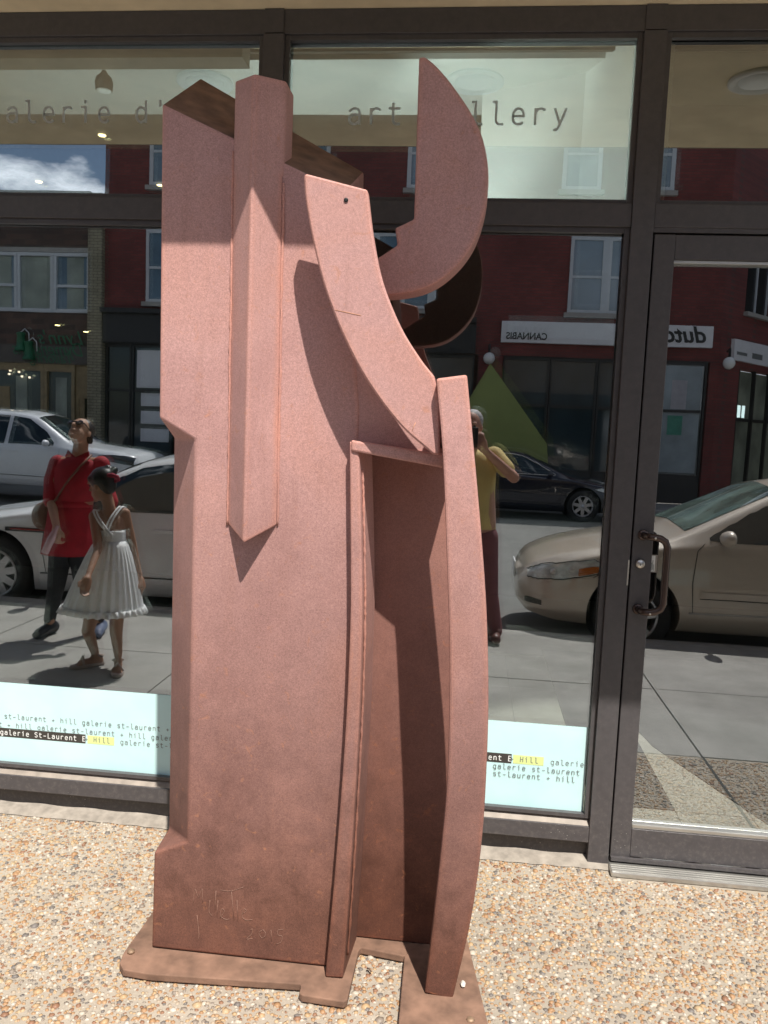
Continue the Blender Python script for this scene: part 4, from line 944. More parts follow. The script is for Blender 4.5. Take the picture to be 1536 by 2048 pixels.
        c.seam('bumper_seam', [(us[-1]-.02, float(lo[-1])), (spec['fw']-R-.02, float(lo[-1])-.07)], M['blk'], root, sd, .006)
        if amber:
            us2 = [us[0]+(us[-1]-us[0])*.62, us[-1]-.05]; uu = np.linspace(us2[0], us2[-1], 8)
            a_ = np.interp(uu, us, lo); b_ = np.interp(uu, us, hi); c.patch('turn_signal', uu, a_+(b_-a_)*.08, a_+(b_-a_)*.55, 3, M['amber'], hl, .011, sd)
        us, lo, hi = spec['tail']; uu = np.linspace(us[0], us[-1], 8); c.patch('tail_light', uu, np.interp(uu, us, lo), np.interp(uu, us, hi), 4, M['redl'], root, .006, sd)
        if spec.get('fog'):
            us, lo, hi = spec['fog']; uu = np.linspace(us[0], us[-1], 8); c.patch('lower_intake', uu, np.interp(uu, us, lo), np.interp(uu, us, hi), 4, M['blk'], root, .004, sd)
        if moulding:
            a, b_ = spec['mould'][0]; z = spec['mould'][1]; uu = np.linspace(a, b_, 20); c.patch('side_moulding', uu, [z-.025]*20, [z+.025]*20, 2, spec.get('mouldm', pm), root, .014, sd)
            c.seam('moulding_line', [(a, z-.03), (b_, z-.03)], M['blk'], root, sd, .008, .008)
        if vents: 
            (a, b_), z, h_ = vents; uu = np.linspace(a, b_, 8); c.patch('fender_vent', uu, [z-h_]*8, [z+h_]*8, 2, M['blk'], root, .006, sd); uu = np.linspace(a+.05, b_, 8); c.patch('vent_chrome', uu, [z-.004]*8, [z+.008]*8, 1, M['redl'], root, .010, sd)
        c.seam('sill_line', [(spec['fw']+R+.12, spec['sill']), (spec['rw']-R-.12, spec['sill'])], M['alu'] if spec.get('sillbright') else M['blk'], root, sd, .014, .006)
        if spec.get('chrome'):
            us, lo, hi = spec['side'][0]; us_, lo_, hi_ = spec['side'][-1]
            P = [(u, h) for u, h in zip(us, hi)]+[(u, h) for u, h in zip(us_, hi_)]
            c.seam('window_trim', P, M['steel'], root, sd, .02, .012); c.seam('window_trim', [(us[0], lo[0]), (us_[-1], lo_[-1])], M['steel'], root, sd, .018, .01)
    # grille
    V, F = [], []
    gz0, gz1, gw = spec['grille']; A = []
    for k in range(9):
        for z in (gz0, gz1):
            y = -gw+2*gw*k/8
            # find the nose surface: first station whose half ring covers (y, z)
            for i in range(len(c.ls)):
                yy = c.g[i, :, 0]; zz = c.g[i, :, 1]
                if zz[-1] > z and zz[0] < z and np.interp(z, zz[c.tt >= 1.], yy[c.tt >= 1.]) > abs(y)+.002: break
            A.append((c.ls[i]-.006, y, z))
    for k in range(8): F.append((2*k, 2*k+2, 2*k+3, 2*k+1))
    mk('grille', A, F, M['blk'], root)
    pz = (spec['zb'][0][1]+.13)
    box('number_plate', -.014, -.003, -.15, .15, pz, pz+.14, M['signw'], root)
    root.location = loc; root.rotation_euler = (0, 0, heading)
    return root
SEDAN = dict(L=4.53, R=.305, fw=.90, rw=3.50, tum=.022,
  zt=[(0, .52), (.03, .62), (.10, .70), (.3, .79), (.6, .865), (.95, .925), (1.17, .975), (1.30, 1.04), (2.02, 1.405), (2.25, 1.455), (2.7, 1.475), (3.1, 1.455), (3.3, 1.41), (3.85, 1.13), (4.0, 1.08), (4.35, 1.05), (4.46, .98), (4.5, .80), (4.53, .6)],
  ze=[(0, .50), (.03, .59), (.10, .665), (.3, .75), (.6, .825), (.95, .89), (1.17, .935), (1.30, .99), (2.02, 1.355), (2.25, 1.40), (2.7, 1.42), (3.1, 1.40), (3.3, 1.35), (3.85, 1.09), (4.0, 1.04), (4.35, 1.01), (4.46, .94), (4.5, .77), (4.53, .58)],
  zs=[(0, .46), (.05, .55), (.12, .60), (.3, .685), (.6, .765), (.95, .83), (1.2, .87), (2.0, .91), (3.0, .935), (3.8, .97), (4.35, .95), (4.46, .88), (4.53, .55)],
  wt=[(0, .30), (.05, .46), (.15, .56), (.4, .655), (.9, .70), (1.17, .715), (1.30, .70), (2.02, .575), (2.5, .56), (3.1, .555), (3.3, .56), (3.85, .62), (4.1, .66), (4.4, .60), (4.53, .4)],
  ws=[(0, .38), (.03, .52), (.08, .60), (.2, .69), (.45, .775), (.9, .815), (1.5, .825), (3.0, .825), (3.8, .80), (4.3, .73), (4.45, .64), (4.53, .5)],
  zb=[(0, .33), (.06, .25), (.3, .20), (.9, .185), (3.6, .19), (4.2, .25), (4.53, .40)],
  side=[([1.46, 1.56, 1.78, 2.08, 2.32, 2.47], [.945, .935, .935, .94, .943, .945], [.965, 1.03, 1.16, 1.315, 1.355, 1.362]), ([2.54, 2.7, 3.0, 3.2, 3.36], [.945, .95, .955, .96, .97], [1.365, 1.37, 1.35, 1.30, 1.20])],
  ws_=(1.30, 2.02), rs_=(3.27, 3.82), seams=[[(1.36, .28), (1.335, .6), (1.36, .86), (1.42, .92)], [(2.50, .27), (2.51, .93)], [(3.16, .48), (3.33, .70), (3.42, .96)]],
  handles=[(2.33, .80), (3.22, .83)], mir=(1.55, .93), head=([.075, .17, .35, .58, .70], [.545, .545, .565, .62, .665], [.60, .655, .70, .74, .70]), tail=([4.35, 4.5], [.72, .7], [.92, .88]),
  fog=([.06, .10, .19], [.31, .30, .31], [.38, .385, .37]), mould=((1.40, 3.1), .52), sill=.25, grille=(.50, .58, .30), pale=True, sillbright=True, spk=6)
RZ = -.150
def scaled(sp, **kw): d = dict(sp); d.update(kw); return d
cor = build_car('parked_sedan', SEDAN, paint('beige_metallic_paint', (.56, .485, .40), .1, .32), (.445, -4.42, RZ), 0, 'beige compact sedan parked at the kerb outside the gallery door')
# white executive sedan further along the kerb
WH = scaled(SEDAN, L=4.88, R=.33, fw=.98, rw=3.79, spk=10,
  zt=[(l*4.88/4.53*1.0, z*.985) for l, z in SEDAN['zt']], ze=[(l*4.88/4.53, z*.985) for l, z in SEDAN['ze']], zs=[(l*4.88/4.53, z*.985) for l, z in SEDAN['zs']],
  wt=[(l*4.88/4.53, z*1.06) for l, z in SEDAN['wt']], ws=[(l*4.88/4.53, z*1.09) for l, z in SEDAN['ws']], zb=[(l*4.88/4.53, z) for l, z in SEDAN['zb']],
  side=[([l*1.077 for l in a], [z*.985 for z in b_], [z*.985 for z in c_]) for a, b_, c_ in SEDAN['side']], ws_=(1.40, 2.17), rs_=(3.52, 4.1),
  seams=[[(1.49, .30), (1.44, .6), (1.47, .86), (1.54, .90)], [(2.62, .27), (2.66, .55), (2.72, .90)], [(3.45, .5), (3.6, .72), (3.68, .93)]], handles=[(2.52, .78), (3.48, .80)], mir=(1.68, .915),
  head=([.08, .2, .4, .62, .75], [.55, .56, .59, .64, .68], [.60, .65, .69, .72, .695]), tail=([4.68, 4.84], [.72, .7], [.9, .86]), fog=None, mould=((1.4, 3.1), .5), grille=(.42, .60, .36), pale=False, sillbright=False)
build_car('parked_sedan', WH, paint('pearl_white_paint', (.74, .74, .74), .05, .35), (-5.06, -4.50, RZ), 0, 'pearl white sedan with a dark fender vent parked at the kerb behind the walkers', vents=((1.10, 1.52), .73, .018), moulding=False, amber=False)
# dark navy sedan on the far side
NV = scaled(WH, chrome=True, spk=7)
build_car('parked_sedan', NV, paint('navy_black_paint', (.006, .008, .022), .3, .2), (3.30, -14.95, RZ), math.pi, 'dark navy sedan with chrome window trim parked before the green board', moulding=False, amber=False)
# white pickup on the far side
PK = dict(L=5.4, R=.38, fw=1.0, rw=4.3, tum=.02, dklamp=True,
  zt=[(0, .80), (.05, .95), (.15, 1.08), (.5, 1.15), (1.2, 1.22), (1.45, 1.28), (2.15, 1.76), (2.5, 1.83), (3.4, 1.84), (3.75, 1.78), (3.95, 1.30), (4.1, 1.24), (5.3, 1.22), (5.4, .8)],
  ze=[(0, .78), (.05, .92), (.15, 1.03), (.5, 1.10), (1.2, 1.16), (1.45, 1.22), (2.15, 1.70), (2.5, 1.77), (3.4, 1.78), (3.75, 1.72), (3.95, 1.24), (4.1, 1.20), (5.3, 1.18), (5.4, .78)],
  zs=[(0, .70), (.1, .92), (.4, 1.0), (1.2, 1.06), (2.2, 1.12), (3.6, 1.15), (5.3, 1.14), (5.4, .7)], wt=[(0, .5), (.1, .7), (.5, .80), (1.3, .80), (2.15, .66), (3.6, .66), (3.95, .8), (5.3, .84), (5.4, .7)],
  ws=[(0, .6), (.06, .78), (.2, .87), (.6, .92), (5.2, .93), (5.4, .8)], zb=[(0, .42), (.2, .36), (1, .34), (5, .38), (5.4, .5)],
  side=[([1.72, 1.9, 2.3, 2.62], [1.15, 1.15, 1.16, 1.16], [1.2, 1.40, 1.66, 1.70]), ([2.7, 3.3, 3.62], [1.16, 1.17, 1.18], [1.71, 1.71, 1.62])], ws_=(1.5, 2.15), rs_=(3.76, 3.94),
  seams=[[(1.6, .45), (1.58, 1.1)], [(2.66, .45), (2.66, 1.14)], [(3.7, .6), (3.7, 1.15)]], handles=[(2.5, 1.03), (2.85, 1.03)], mir=(1.8, 1.15), head=([.12, .3, .55, .8], [.84, .86, .90, .95], [.98, 1.01, 1.02, 1.0]),
  tail=([5.3, 5.38], [.8, .8], [1.1, 1.1]), fog=None, mould=((1.7, 3.5), .7), sill=.45, grille=(.62, .9, .5), spk=6)
build_car('pickup_truck', PK, paint('white_truck_paint', (.70, .72, .76), .05, .35), (-6.3, -12.9, RZ), math.pi, 'white crew cab pickup truck driving on the far lane of the road', moulding=False, amber=False)
# ------------------------------------------------------------------ people (seen in the glass)
def capsule(bm, a, ra, b_, rb, n=14, k=5):
    a, b_ = Vector(a), Vector(b_); d = b_-a; L = d.length; t = d.normalized() if L > 1e-6 else Vector((0, 0, 1)); u = t.orthogonal().normalized(); w = t.cross(u)
    rings = []
    for i in range(k+1): q = math.pi/2*(1-i/k); rings.append((a-t*ra*math.sin(q), ra*math.cos(q)))
    for i in range(k+1): q = math.pi/2*(i/k); rings.append((b_+t*rb*math.sin(q), rb*math.cos(q)))
    vs_ = []
    for c, r in rings: vs_.append([bm.verts.new(c+(u*math.cos(2*math.pi*j/n)+w*math.sin(2*math.pi*j/n))*max(r, 1e-4)) for j in range(n)])
    for i in range(len(vs_)-1):
        for j in range(n): bm.faces.new((vs_[i][j], vs_[i][(j+1) % n], vs_[i+1][(j+1) % n], vs_[i+1][j]))
    bm.faces.new(vs_[0][::-1]); bm.faces.new(vs_[-1])
def ell(bm, c, r, rot=None):
    geo = bmesh.ops.create_uvsphere(bm, u_segments=20, v_segments=14, radius=1)
    Rm_ = rot if rot is not None else Matrix.Identity(3)
    for v in geo['verts']: v.co = Vector(c)+Rm_ @ Vector((v.co.x*r[0], v.co.y*r[1], v.co.z*r[2]))
def blob(name, shapes, mat, parent, vox=.009, sm=4):
    bm = bmesh.new()
    for s_ in shapes:
        if s_[0] == 'c': capsule(bm, *s_[1:])
        else: ell(bm, *s_[1:])
    bmesh.ops.recalc_face_normals(bm, faces=bm.faces)
    me = bpy.data.meshes.new(name); bm.to_mesh(me); bm.free(); o = bpy.data.objects.new(name, me); COL.objects.link(o)
    md = o.modifiers.new('r', 'REMESH'); md.mode = 'VOXEL'; md.voxel_size = vox; md.use_smooth_shade = True
    md = o.modifiers.new('s', 'SMOOTH'); md.factor = .5; md.iterations = sm
    dg_ = bpy.context.evaluated_depsgraph_get(); dg_.update(); m2 = bpy.data.meshes.new_from_object(o.evaluated_get(dg_)); bpy.data.objects.remove(o); bpy.data.meshes.remove(me)
    m2.name = name
    for p in m2.polygons: p.use_smooth = True
    m2.materials.clear(); return obj(name, m2, mat, parent)
def garment(name, rings, mat, parent, n=64, pleat=0, pn=24, thick=.004):
    """rings: (centre, rx, ry, pleat) from top to hem"""
    V, F = [], []
    for (c, rx, ry, pl) in rings:
        for i in range(n):
            a = 2*math.pi*i/n; k = 1+pl*(.65+.35*math.sin(5*a+1.3))*math.sin(a*pn+1.7*math.sin(2*a)+.6*math.sin(7*a+c[2]*3))
            V.append((c[0]+rx*k*math.cos(a), c[1]+ry*k*math.sin(a), c[2]))
    for j in range(len(rings)-1):
        for i in range(n): F.append((j*n+i, j*n+(i+1) % n, (j+1)*n+(i+1) % n, (j+1)*n+i))
    o = mk(name, V, F, mat, parent, True); md = o.modifiers.new('cloth', 'SOLIDIFY'); md.thickness = thick; return o
def skin(name, c): return plain(name, c, .55, var=.06, scale=25)
def hand(c, d, out, size, curl=.5, side=1):
    """shapes of a hand: palm at c pointing along d, fingers in a row along out, thumb on its side"""
    d = Vector(d).normalized(); out = Vector(out); out = (out-d*out.dot(d)).normalized(); nrm = d.cross(out)*side; s = size; L = []
    L.append(('c', c, .030*s, c+d*.055*s, .032*s)); L.append(('c', c+out*.016*s, .022*s, c+d*.06*s+out*.022*s, .022*s)); L.append(('c', c-out*.016*s, .022*s, c+d*.06*s-out*.022*s, .022*s))
    for k, (o_, ln) in enumerate(((.030, .062), (.011, .074), (-.009, .070), (-.028, .054))):
        b0 = c+d*.078*s+out*o_*s; b1 = b0+(d*math.cos(curl)+nrm*math.sin(curl))*ln*.55*s; b2 = b1+(d*math.cos(curl*2.1)+nrm*math.sin(curl*2.1))*ln*.5*s
        L += [('c', b0, .0095*s, b1, .0088*s), ('c', b1, .0088*s, b2, .0075*s)]
    t0 = c+d*.01*s+out*.026*s; t1 = t0+(d*.6+out*.75+nrm*.25).normalized()*.042*s; t2 = t1+(d*.9+nrm*.4).normalized()*.032*s
    L += [('c', t0, .013*s, t1, .011*s), ('c', t1, .011*s, t2, .009*s)]
    return L
def rotm(f, up=(0, 0, 1)):                                # columns: right, forward, up
    f = Vector(f).normalized(); r = f.cross(Vector(up)).normalized(); u = r.cross(f); return Matrix((r, f, u)).transposed()
def head_shapes(c, R, s):
    P = lambda x, y, z: c+R @ Vector((x, y, z))*s
    return [('e', c+R @ Vector((0, -.008, .028))*s, (.074*s, .092*s, .088*s), R), ('e', P(0, .022, -.045), (.056*s, .062*s, .066*s), R), ('c', P(0, .086, .008), .010*s, P(0, .104, -.022), .014*s),
            ('c', P(-.018, .084, -.056), .008*s, P(.018, .084, -.056), .008*s), ('c', P(-.016, .080, -.067), .008*s, P(.016, .080, -.067), .008*s), ('e', P(0, .068, -.098), (.022*s, .018*s, .018*s), R),
            ('e', P(-.074, -.012, -.012), (.010*s, .020*s, .030*s), R), ('e', P(.074, -.012, -.012), (.010*s, .020*s, .030*s), R), ('c', P(-.045, .078, .026), .010*s, P(-.014, .088, .026), .009*s), ('c', P(.045, .078, .026), .010*s, P(.014, .088, .026), .009*s)]
def eyes(c, R, s, parent):
    for sx in (-.032, .032):
        p = c+R @ Vector((sx, .076, .006))*s; bm = bmesh.new(); ell(bm, p, (.013*s, .009*s, .008*s), R); me = bpy.data.meshes.new('eye'); bm.to_mesh(me); bm.free(); obj('eye', me, M['black'], parent)
# ---- woman in red
VW = 5.45
def w_(px, py, dv=0.): return refl(px, py, VW+dv)
ft = w_(145, 1250); wr = empty('person', (ft.x, ft.y, 0), 'woman in a red shirt dress and black leggings, looking up, holding a bottle', 'person')
SK1 = skin('warm_tan_skin', (.46, .26, .17))
hd = w_(160, 864); Rh = rotm((-.10, .70, .70), (0, -.6, .8)); s = .93
nk = w_(160, 905, .03); shl, shr = w_(116, 926, .02), w_(202, 928, .02); el_, wl_ = w_(102, 1000, -.06), w_(113, 1052, -.24); er, wrr = w_(222, 1003, .02), w_(218, 1068, -.08)
hip = w_(141, 1065, .02)
fl_ = w_(98, 1255, 0); fl_.z = .0; fr_ = w_(196, 1238, .12); fr_.z = 0
kl, kr = w_(112, 1175, -.03), w_(165, 1165, .0); hl_, hr_ = w_(124, 1085, .02), w_(158, 1085, .02)
body = head_shapes(hd, Rh, s)+[('c', hd+Vector((0, -.02, -.06)), .050, nk, .052), ('c', nk, .052, (shl+shr)/2-Vector((0, 0, .03)), .07), ('c', shl, .045, shr, .045),
  ('c', (shl+shr)/2-Vector((.05, 0, .1)), .10, hip+Vector((-.03, 0, .1)), .088), ('c', (shl+shr)/2-Vector((-.05, 0, .1)), .10, hip+Vector((.03, 0, .1)), .088), ('c', hl_, .08, hr_, .08),
  ('c', shl, .045, el_, .038), ('c', el_, .036, wl_, .025), ('c', shr, .045, er, .038), ('c', er, .036, wrr, .025), ('c', hl_, .075, kl, .05), ('c', kl, .048, fl_+Vector((0, -.01, .08)), .033), ('c', hr_, .075, kr, .05), ('c', kr, .048, fr_+Vector((0, -.01, .08)), .033)]
body += hand(wl_+Vector((.005, .01, -.02)), (.08, .25, -1), (1, .4, 0), .92, .9)+hand(wrr, (.0, .1, -1), (-.4, 1, 0), .92, .5, -1)
bo = blob('body', body, SK1, wr, .008, 3)
RED = plain('red_cotton', (.36, .006, .020), .75, var=.15, scale=18, bmp=.3, bscale=60)
cc = (shl+shr)/2
garment('dress', [((cc.x+.005, cc.y, nk.z-.03), .055, .06, 0), ((cc.x, cc.y, shl.z+.018), .160, .085, 0), ((cc.x, cc.y, shl.z-.03), .185, .105, .0), ((cc.x, cc.y+.01, shl.z-.12), .175, .125, .0), ((cc.x-.01, cc.y+.01, shl.z-.24), .165, .125, .01), ((hip.x, hip.y, w_(145, 1005).z+.01), .150, .125, .012),
  ((hip.x, hip.y, w_(145, 1012).z), .148, .124, .012), ((hip.x, hip.y, hip.z+.03), .175, .135, .02), ((hip.x-.005, hip.y, w_(141, 1085).z), .19, .15, .03), ((hip.x-.01, hip.y, w_(141, 1108).z), .195, .155, .035)], RED, wr, 72, 0, 11)
garment('belt', [((hip.x, hip.y, w_(145, 1000).z), .156, .131, .0), ((hip.x, hip.y, w_(145, 1010).z-.01), .155, .130, .0)], RED, wr)
def sleeve(a, m_, b_, r0, r1): return [('c', a+Vector((0, 0, -.005)), r0, m_, r1*1.05), ('c', m_, r1*1.05, b_, r1)]
blob('sleeve', sleeve(shl, w_(104, 960, -.01), el_, .062, .054), RED, wr, .01, 3); blob('sleeve', sleeve(shr, w_(208, 965, .03), er, .062, .052), RED, wr, .01, 3)
for sg in (-1, 1): prism('collar', [nk+Vector((sg*.008, .058, -.028)), nk+Vector((sg*.075, .02, .012)), nk+Vector((sg*.088, .035, -.03)), nk+Vector((sg*.045, .085, -.07))], [nk+Vector((sg*.008, .064, -.028)), nk+Vector((sg*.075, .028, .012)), nk+Vector((sg*.088, .043, -.03)), nk+Vector((sg*.045, .092, -.07))], RED, wr)
LEG = plain('black_leggings', (.012, .013, .018), .7)
blob('leggings', [('c', hl_, .088, kl, .060), ('c', kl, .058, fl_+Vector((0, -.01, .11)), .042), ('c', hr_, .088, kr, .060), ('c', kr, .058, fr_+Vector((0, -.01, .11)), .042), ('c', hl_, .09, hr_, .09)], LEG, wr, .01, 3)
SHO = plain('black_shoe', (.02, .022, .03), .45); BLS = plain('blue_grey_shoe', (.12, .15, .24), .5)
for f_, m_, dx in ((fl_, SHO, -.02), (fr_, BLS, .05)):
    blob('shoe', [('c', f_+Vector((0, -.06, .048)), .045, f_+Vector((dx, .10, .036)), .034), ('c', f_+Vector((0, -.02, .08)), .042, f_+Vector((0, -.05, .045)), .045), ('c', f_+Vector((-.012+dx, .12, .026)), .026, f_+Vector((.012+dx, .12, .026)), .026)], m_, wr, .008, 2)
HAIR = plain('black_hair', (.010, .008, .007), .4, var=.4, scale=60, bmp=.6, bscale=120)
Ph = lambda x, y, z, c, R, s: c+R @ Vector((x, y, z))*s
blob('hair', [('e', Ph(0, -.026, .045, hd, Rh, s), (.083*s, .090*s, .090*s), Rh), ('c', Ph(-.068, -.04, -.01, hd, Rh, s), .018, Ph(-.06, -.07, -.03, hd, Rh, s), .022), ('c', Ph(.068, -.04, -.01, hd, Rh, s), .018, Ph(.06, -.07, -.03, hd, Rh, s), .022)], HAIR, wr, .008, 3)
SG = plain('sunglasses', (.02, .008, .008), .04, spec=1.)
for sx in (-.034, .034):
    bm = bmesh.new(); ell(bm, Ph(sx, .090, .008, hd, Rh, s), (.031*s, .008*s, .024*s), Rh); me = bpy.data.meshes.new('sunglass_lens'); bm.to_mesh(me); bm.free()
    for p in me.polygons: p.use_smooth = True
    obj('sunglass_lens', me, SG, wr)
tube('sunglass_frame', [Ph(-.078, -.01, .012, hd, Rh, s), Ph(-.066, .075, .014, hd, Rh, s), Ph(-.01, .100, .012, hd, Rh, s), Ph(.01, .100, .012, hd, Rh, s), Ph(.066, .075, .014, hd, Rh, s), Ph(.078, -.01, .012, hd, Rh, s)], .004, M['blk'], wr, 6)
bt = wl_+Vector((-.012, .045, -.085)); d_ = Vector((-.45, .1, -1)).normalized()
bo_ = tube('water_bottle', [bt-d_*.10, bt-d_*.085, bt-d_*.07, bt-d_*.04, bt-d_*.0, bt+d_*.05, bt+d_*.10, bt+d_*.105], [.010, .012, .013, .024, .027, .025, .027, .022], plain('pink_tinted_plastic', (.62, .40, .44), .08, spec=.9), None, 16)
tag(bo_, "pinkish plastic water bottle in the red-dressed woman's hand", 'bottle')
bg_ = blob('shoulder_bag', [('e', w_(84, 1032, .02), (.075, .06, .10)), ('e', w_(92, 1020, .02), (.06, .05, .07))], plain('brown_leather', (.16, .075, .045), .5), None, .012, 3); tag(bg_, "brown leather shoulder bag hanging at the red-dressed woman's side", 'bag')
sp_ = [nk+Vector((.11, .05, -.01)), nk+Vector((.055, .125, -.10)), nk+Vector((-.02, .145, -.20)), nk+Vector((-.13, .13, -.36)), w_(92, 1012, -.02)]
tube('strap', sp_, .008, bpy.data.materials['brown_leather'], bg_, 6)
# ---- girl in white
VG = 4.78
def g_(px, py, dv=0.): return refl(px, py, VG+dv)
c0 = g_(212, 1335); gl = empty('person', (c0.x, c0.y, 0), 'little girl in a white strappy sundress and sandals walking past', 'person')
SK2 = skin('brown_skin', (.36, .19, .12))
hd = g_(203, 970); Rg = rotm((-.95, -.28, -.18)); s = .86
nk = g_(218, 1012); shl, shr = g_(188, 1032, -.02), g_(250, 1026, .04); cc = (shl+shr)/2
el1, ha1 = g_(196, 1098, -.13), g_(174, 1158, -.30); el2, ha2 = g_(266, 1092, .08), g_(281, 1160, .06)
wst = g_(222, 1078); hpL, hpR = g_(206, 1140), g_(238, 1140)
kn1, an1 = g_(176, 1262, .03), g_(190, 1318, .05); kn2, an2 = g_(232, 1262, -.02), g_(236, 1322, -.02)
f1 = an1.copy(); f1.z = 0; f2 = an2.copy(); f2.z = 0
body = head_shapes(hd, Rg, s)+[('c', hd+Vector((.03, 0, -.06)), .038, nk, .038), ('c', nk, .038, cc-Vector((0, 0, .02)), .05), ('c', shl, .033, shr, .033), ('c', cc+Vector((-.03, 0, -.04)), .060, wst+Vector((-.02, 0, 0)), .068), ('c', cc+Vector((.03, 0, -.04)), .060, wst+Vector((.02, 0, 0)), .068),
  ('c', wst, .075, (hpL+hpR)/2, .09), ('c', shl, .032, el1, .026), ('c', el1, .025, ha1, .017), ('c', shr, .032, el2, .026), ('c', el2, .025, ha2, .017), ('c', hpL, .06, kn1, .040), ('c', kn1, .040, an1+Vector((0, 0, .04)), .026), ('c', hpR, .06, kn2, .040), ('c', kn2, .040, an2+Vector((0, 0, .04)), .026)]
def foot(a, d, ln):
    d = Vector(d).normalized(); b0 = Vector((a.x, a.y, .030)); sd_ = Vector((d.y, -d.x, 0)); L = [('c', a+Vector((0, 0, .035)), .026, b0-d*.03, .026), ('c', b0-d*.03, .026, b0+d*ln*.55, .024), ('c', b0+d*ln*.55-sd_*.012, .02, b0+d*ln*.55+sd_*.012, .02)]
    for k in range(5): L.append(('c', b0+d*ln*.6+sd_*(.022-.011*k)-Vector((0, 0, .008)), .0095, b0+d*(ln*.86-.008*abs(k-1))+sd_*(.024-.012*k)-Vector((0, 0, .014)), .0085))
    return L
fd1, fd2 = Vector((-.55, .62, 0)), Vector((.35, .9, 0))
body += foot(f1+Vector((0, 0, .03)), fd1, .15)+foot(f2+Vector((0, 0, .03)), fd2, .15)
body += hand(ha1, (-.15, .2, -1), (-.7, .7, 0), .78, .6)+hand(ha2, (.2, 0, -1), (.3, 1, 0), .78, .4, -1)
blob('body', body, SK2, gl, .007, 3); eyes(hd, Rg, s, gl)
blob('hair', [('e', Ph(0, -.020, .042, hd, Rg, s), (.090*s, .098*s, .088*s), Rg), ('e', Ph(0, -.062, .0, hd, Rg, s), (.07*s, .05*s, .075*s), Rg), ('c', Ph(-.06, .03, .05, hd, Rg, s), .025, Ph(.06, .03, .05, hd, Rg, s), .025), ('e', g_(221, 948, .0), (.038, .038, .036)), ('e', g_(228, 940, .01), (.025, .026, .022)), ('e', g_(216, 936, .0), (.02, .026, .02))], HAIR, gl, .007, 2)
sc = g_(226, 956, -.02); V = [sc+Vector((.036*math.cos(a), .022*math.sin(a)+.01, .018*math.sin(a))) for a in np.linspace(0, 2*math.pi, 15)]
tube('scrunchie', V, [.012+.003*(i % 2) for i in range(15)], plain('crimson_scrunchie', (.30, .02, .05), .8), gl, 7)
WHC = plain('white_cotton', (.86, .87, .88), .85, var=.05, scale=30, bmp=.3, bscale=90)
tz = g_(222, 1060).z
garment('bodice', [((wst.x, wst.y, tz+.004), .088, .076, .01), ((wst.x, wst.y, tz-.01), .090, .078, .015), ((wst.x, wst.y, wst.z-.002), .088, .078, .02), ((wst.x, wst.y, wst.z-.014), .090, .080, .02)], WHC, gl, 80, 0, 22)
hz_ = g_(208, 1214).z; rows = []
cx0, cx1 = wst.x, g_(207, 1200).x
for i in range(13):
    q = i/12; rows.append(((cx0+(cx1-cx0)*q, wst.y, wst.z-.008+(hz_-wst.z+.008)*q), .092+.150*q**.8, .082+.118*q**.8, .020+.022*q))
rows.append(((cx1, wst.y, hz_-.022), .252, .207, .055))
garment('skirt', rows, WHC, gl, 220, 0, 30, .003)
garment('hem_frill', [((cx1, wst.y, hz_+.012), .250, .206, .045), ((cx1, wst.y, hz_-.008), .256, .212, .07), ((cx1, wst.y, hz_-.026), .262, .217, .09)], WHC, gl, 220, 0, 34, .003)
bk = Vector((0, .075, 0))
for a, b_ in ((shl+Vector((.02, .0, .03)), wst+Vector((.035, .07, .03))), (shr+Vector((-.02, .0, .03)), wst+Vector((.0, .07, .03)))):
    for o_ in (-.010, .010):
        m_ = a.lerp(b_, .5)+Vector((o_, .05, .01)); P = [a+Vector((o_, -.03, 0)), a+Vector((o_, .03, .004)), m_, b_+Vector((o_, .008, 0))]
        tube('strap', [Vector(q) for q in crom([tuple(q) for q in P], 5)], .0065, WHC, gl, 6)
SAN = plain('pale_sandal', (.42, .34, .30), .6)
for f_, d in ((f1, fd1), (f2, fd2)):
    d = d.normalized(); sd_ = Vector((d.y, -d.x, 0)); b0 = Vector((f_.x, f_.y, 0))
    A = [b0+d*(-.055+.215*t)+sd_*w for t, w in ((0, .022), (.35, .026), (.7, .038), (.95, .026), (1, 0), (.95, -.026), (.7, -.038), (.35, -.026), (0, -.022))]
    sl = prism('sandal', [p+Vector((0, 0, .002)) for p in A], [p+Vector((0, 0, .022)) for p in A], SAN, gl, .004)
    tube('sandal_strap', [b0+d*.085+sd_*.034+Vector((0, 0, .02)), b0+d*.075+Vector((0, 0, .072)), b0+d*.085-sd_*.034+Vector((0, 0, .02))], .009, SAN, sl, 6); tube('sandal_strap', [b0-d*.03+sd_*.03+Vector((0, 0, .06)), b0+d*.02+Vector((0, 0, .095)), b0-d*.03-sd_*.03+Vector((0, 0, .06)), b0-d*.055+Vector((0, 0, .06)), b0-d*.03+sd_*.03+Vector((0, 0, .06))], .007, SAN, sl, 6)
# ---- the photographer
VP = 6.14
def p_(px, py, dv=0.): return refl(px, py, VP+dv)
c0 = p_(965, 1300); ph = empty('person', (c0.x, c0.y, 0), 'grey-haired person in a yellow shirt and mauve trousers raising a phone to photograph', 'person')
SK3 = skin('pink_skin', (.50, .26, .19))
hd = p_(943, 853, .05); Rp = rotm((-.15, 1, -.06)); s = 1.0
nk = p_(943, 893, .08); shl, shr = p_(893, 915, .08), p_(988, 912, .08); cc = (shl+shr)/2
er, wrr = p_(1028, 955, -.02), Vector((.085, CAM_Y-.075, CAM_H-.10)); el_, wl_ = p_(862, 950, -.02), Vector((-.085, CAM_Y-.075, CAM_H-.10))
hpL, hpR = p_(918, 1075, .08), p_(967, 1075, .08); kL, kR = p_(922, 1190, .06), p_(975, 1185, .04); aL, aR = p_(925, 1285, .08), p_(985, 1288, .02)
aL.z = aR.z = .08
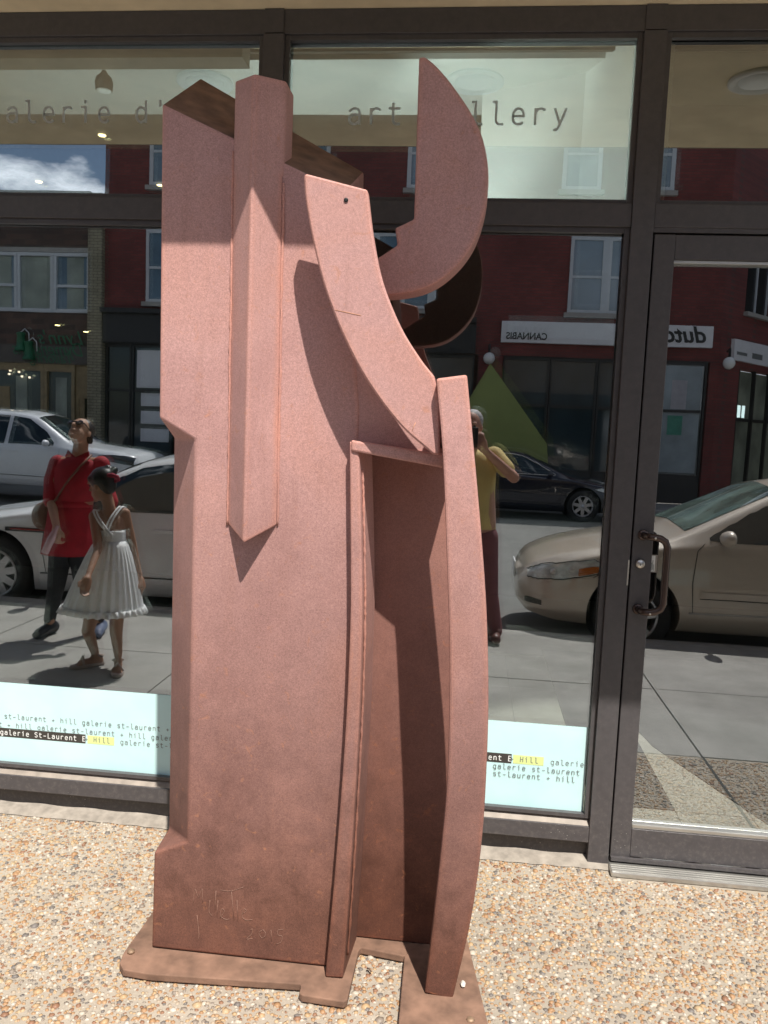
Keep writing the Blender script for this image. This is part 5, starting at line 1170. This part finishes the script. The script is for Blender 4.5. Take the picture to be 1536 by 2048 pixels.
body = head_shapes(hd, Rp, s)+[('c', hd+Vector((0, -.02, -.07)), .058, nk, .06), ('c', nk, .06, cc-Vector((0, 0, .05)), .09), ('c', shl, .055, shr, .055), ('c', cc+Vector((-.07, 0, -.12)), .12, hpL+Vector((.03, 0, .1)), .12), ('c', cc+Vector((.07, 0, -.12)), .12, hpR+Vector((-.03, 0, .1)), .12),
  ('c', shl, .052, el_, .042), ('c', el_, .042, wl_, .028), ('c', shr, .052, er, .042), ('c', er, .042, wrr, .028), ('c', hpL, .09, kL, .06), ('c', kL, .06, aL, .04), ('c', hpR, .09, kR, .06), ('c', kR, .06, aR, .04)]
ct = Vector((0, CAM_Y-.012, CAM_H))
body += hand(wrr, (ct+Vector((.045, -.03, .02)))-wrr, (-1, 0, .3), .92, .5, 1)+hand(wl_, (ct+Vector((-.045, -.03, .02)))-wl_, (1, 0, .3), .92, .5, -1)
bo3 = blob('body', body, SK3, ph, .009, 3)
for v in bo3.data.vertices:
    if v.co.z > 1.2: v.co.y = min(v.co.y, CAM_Y-.026)
if True: pass; eyes(hd, Rp, s, ph)
GH = plain('grey_hair', (.42, .42, .43), .6, var=.3, scale=60, bmp=.5, bscale=150)
blob('hair', [('e', Ph(0, -.03, .045, hd, Rp, s), (.083, .090, .084), Rp), ('e', Ph(0, -.06, -.01, hd, Rp, s), (.078, .055, .07), Rp)], GH, ph, .009, 3)
YE = plain('yellow_cotton', (.64, .50, .20), .8, var=.08, scale=12, bmp=.4, bscale=40)
garment('shirt', [((nk.x, nk.y, nk.z-.02), .065, .07, 0), ((cc.x, cc.y, shl.z+.025), .155, .10, 0), ((cc.x, cc.y, shl.z-.04), .205, .125, 0), ((cc.x, cc.y, shl.z-.2), .20, .145, .01), ((cc.x+.01, cc.y, shl.z-.4), .195, .15, .018), ((cc.x+.012, cc.y, p_(960, 1058).z), .205, .16, .03)], YE, ph, 80, 0, 9)
blob('sleeve', [('c', shr, .075, shr.lerp(er, .62), .066)], YE, ph, .01, 3); blob('sleeve', [('c', shl, .075, shl.lerp(el_, .62), .066)], YE, ph, .01, 3)
MV = plain('mauve_trousers', (.20, .075, .085), .8, var=.1, scale=14, bmp=.4, bscale=40)
blob('trousers', [('c', hpL, .115, kL, .083), ('c', kL, .082, aL, .07), ('c', hpR, .115, kR, .083), ('c', kR, .082, aR, .07), ('c', hpL, .11, hpR, .11)], MV, ph, .011, 3)
BR = plain('brown_shoe', (.13, .05, .04), .45)
for a_ in (aL, aR):
    f_ = Vector((a_.x, a_.y, 0)); blob('shoe', [('c', f_+Vector((0, -.07, .052)), .048, f_+Vector((.015, .13, .042)), .040), ('c', f_+Vector((0, -.03, .09)), .045, f_+Vector((0, -.05, .05)), .048)], BR, ph, .009, 2)
pn_ = box('phone', -.038, .038, CAM_Y-.022, CAM_Y-.013, CAM_H-.09, CAM_H+.055, M['blk'], None, .004); tag(pn_, "black phone held up in the photographer's hands", 'phone')
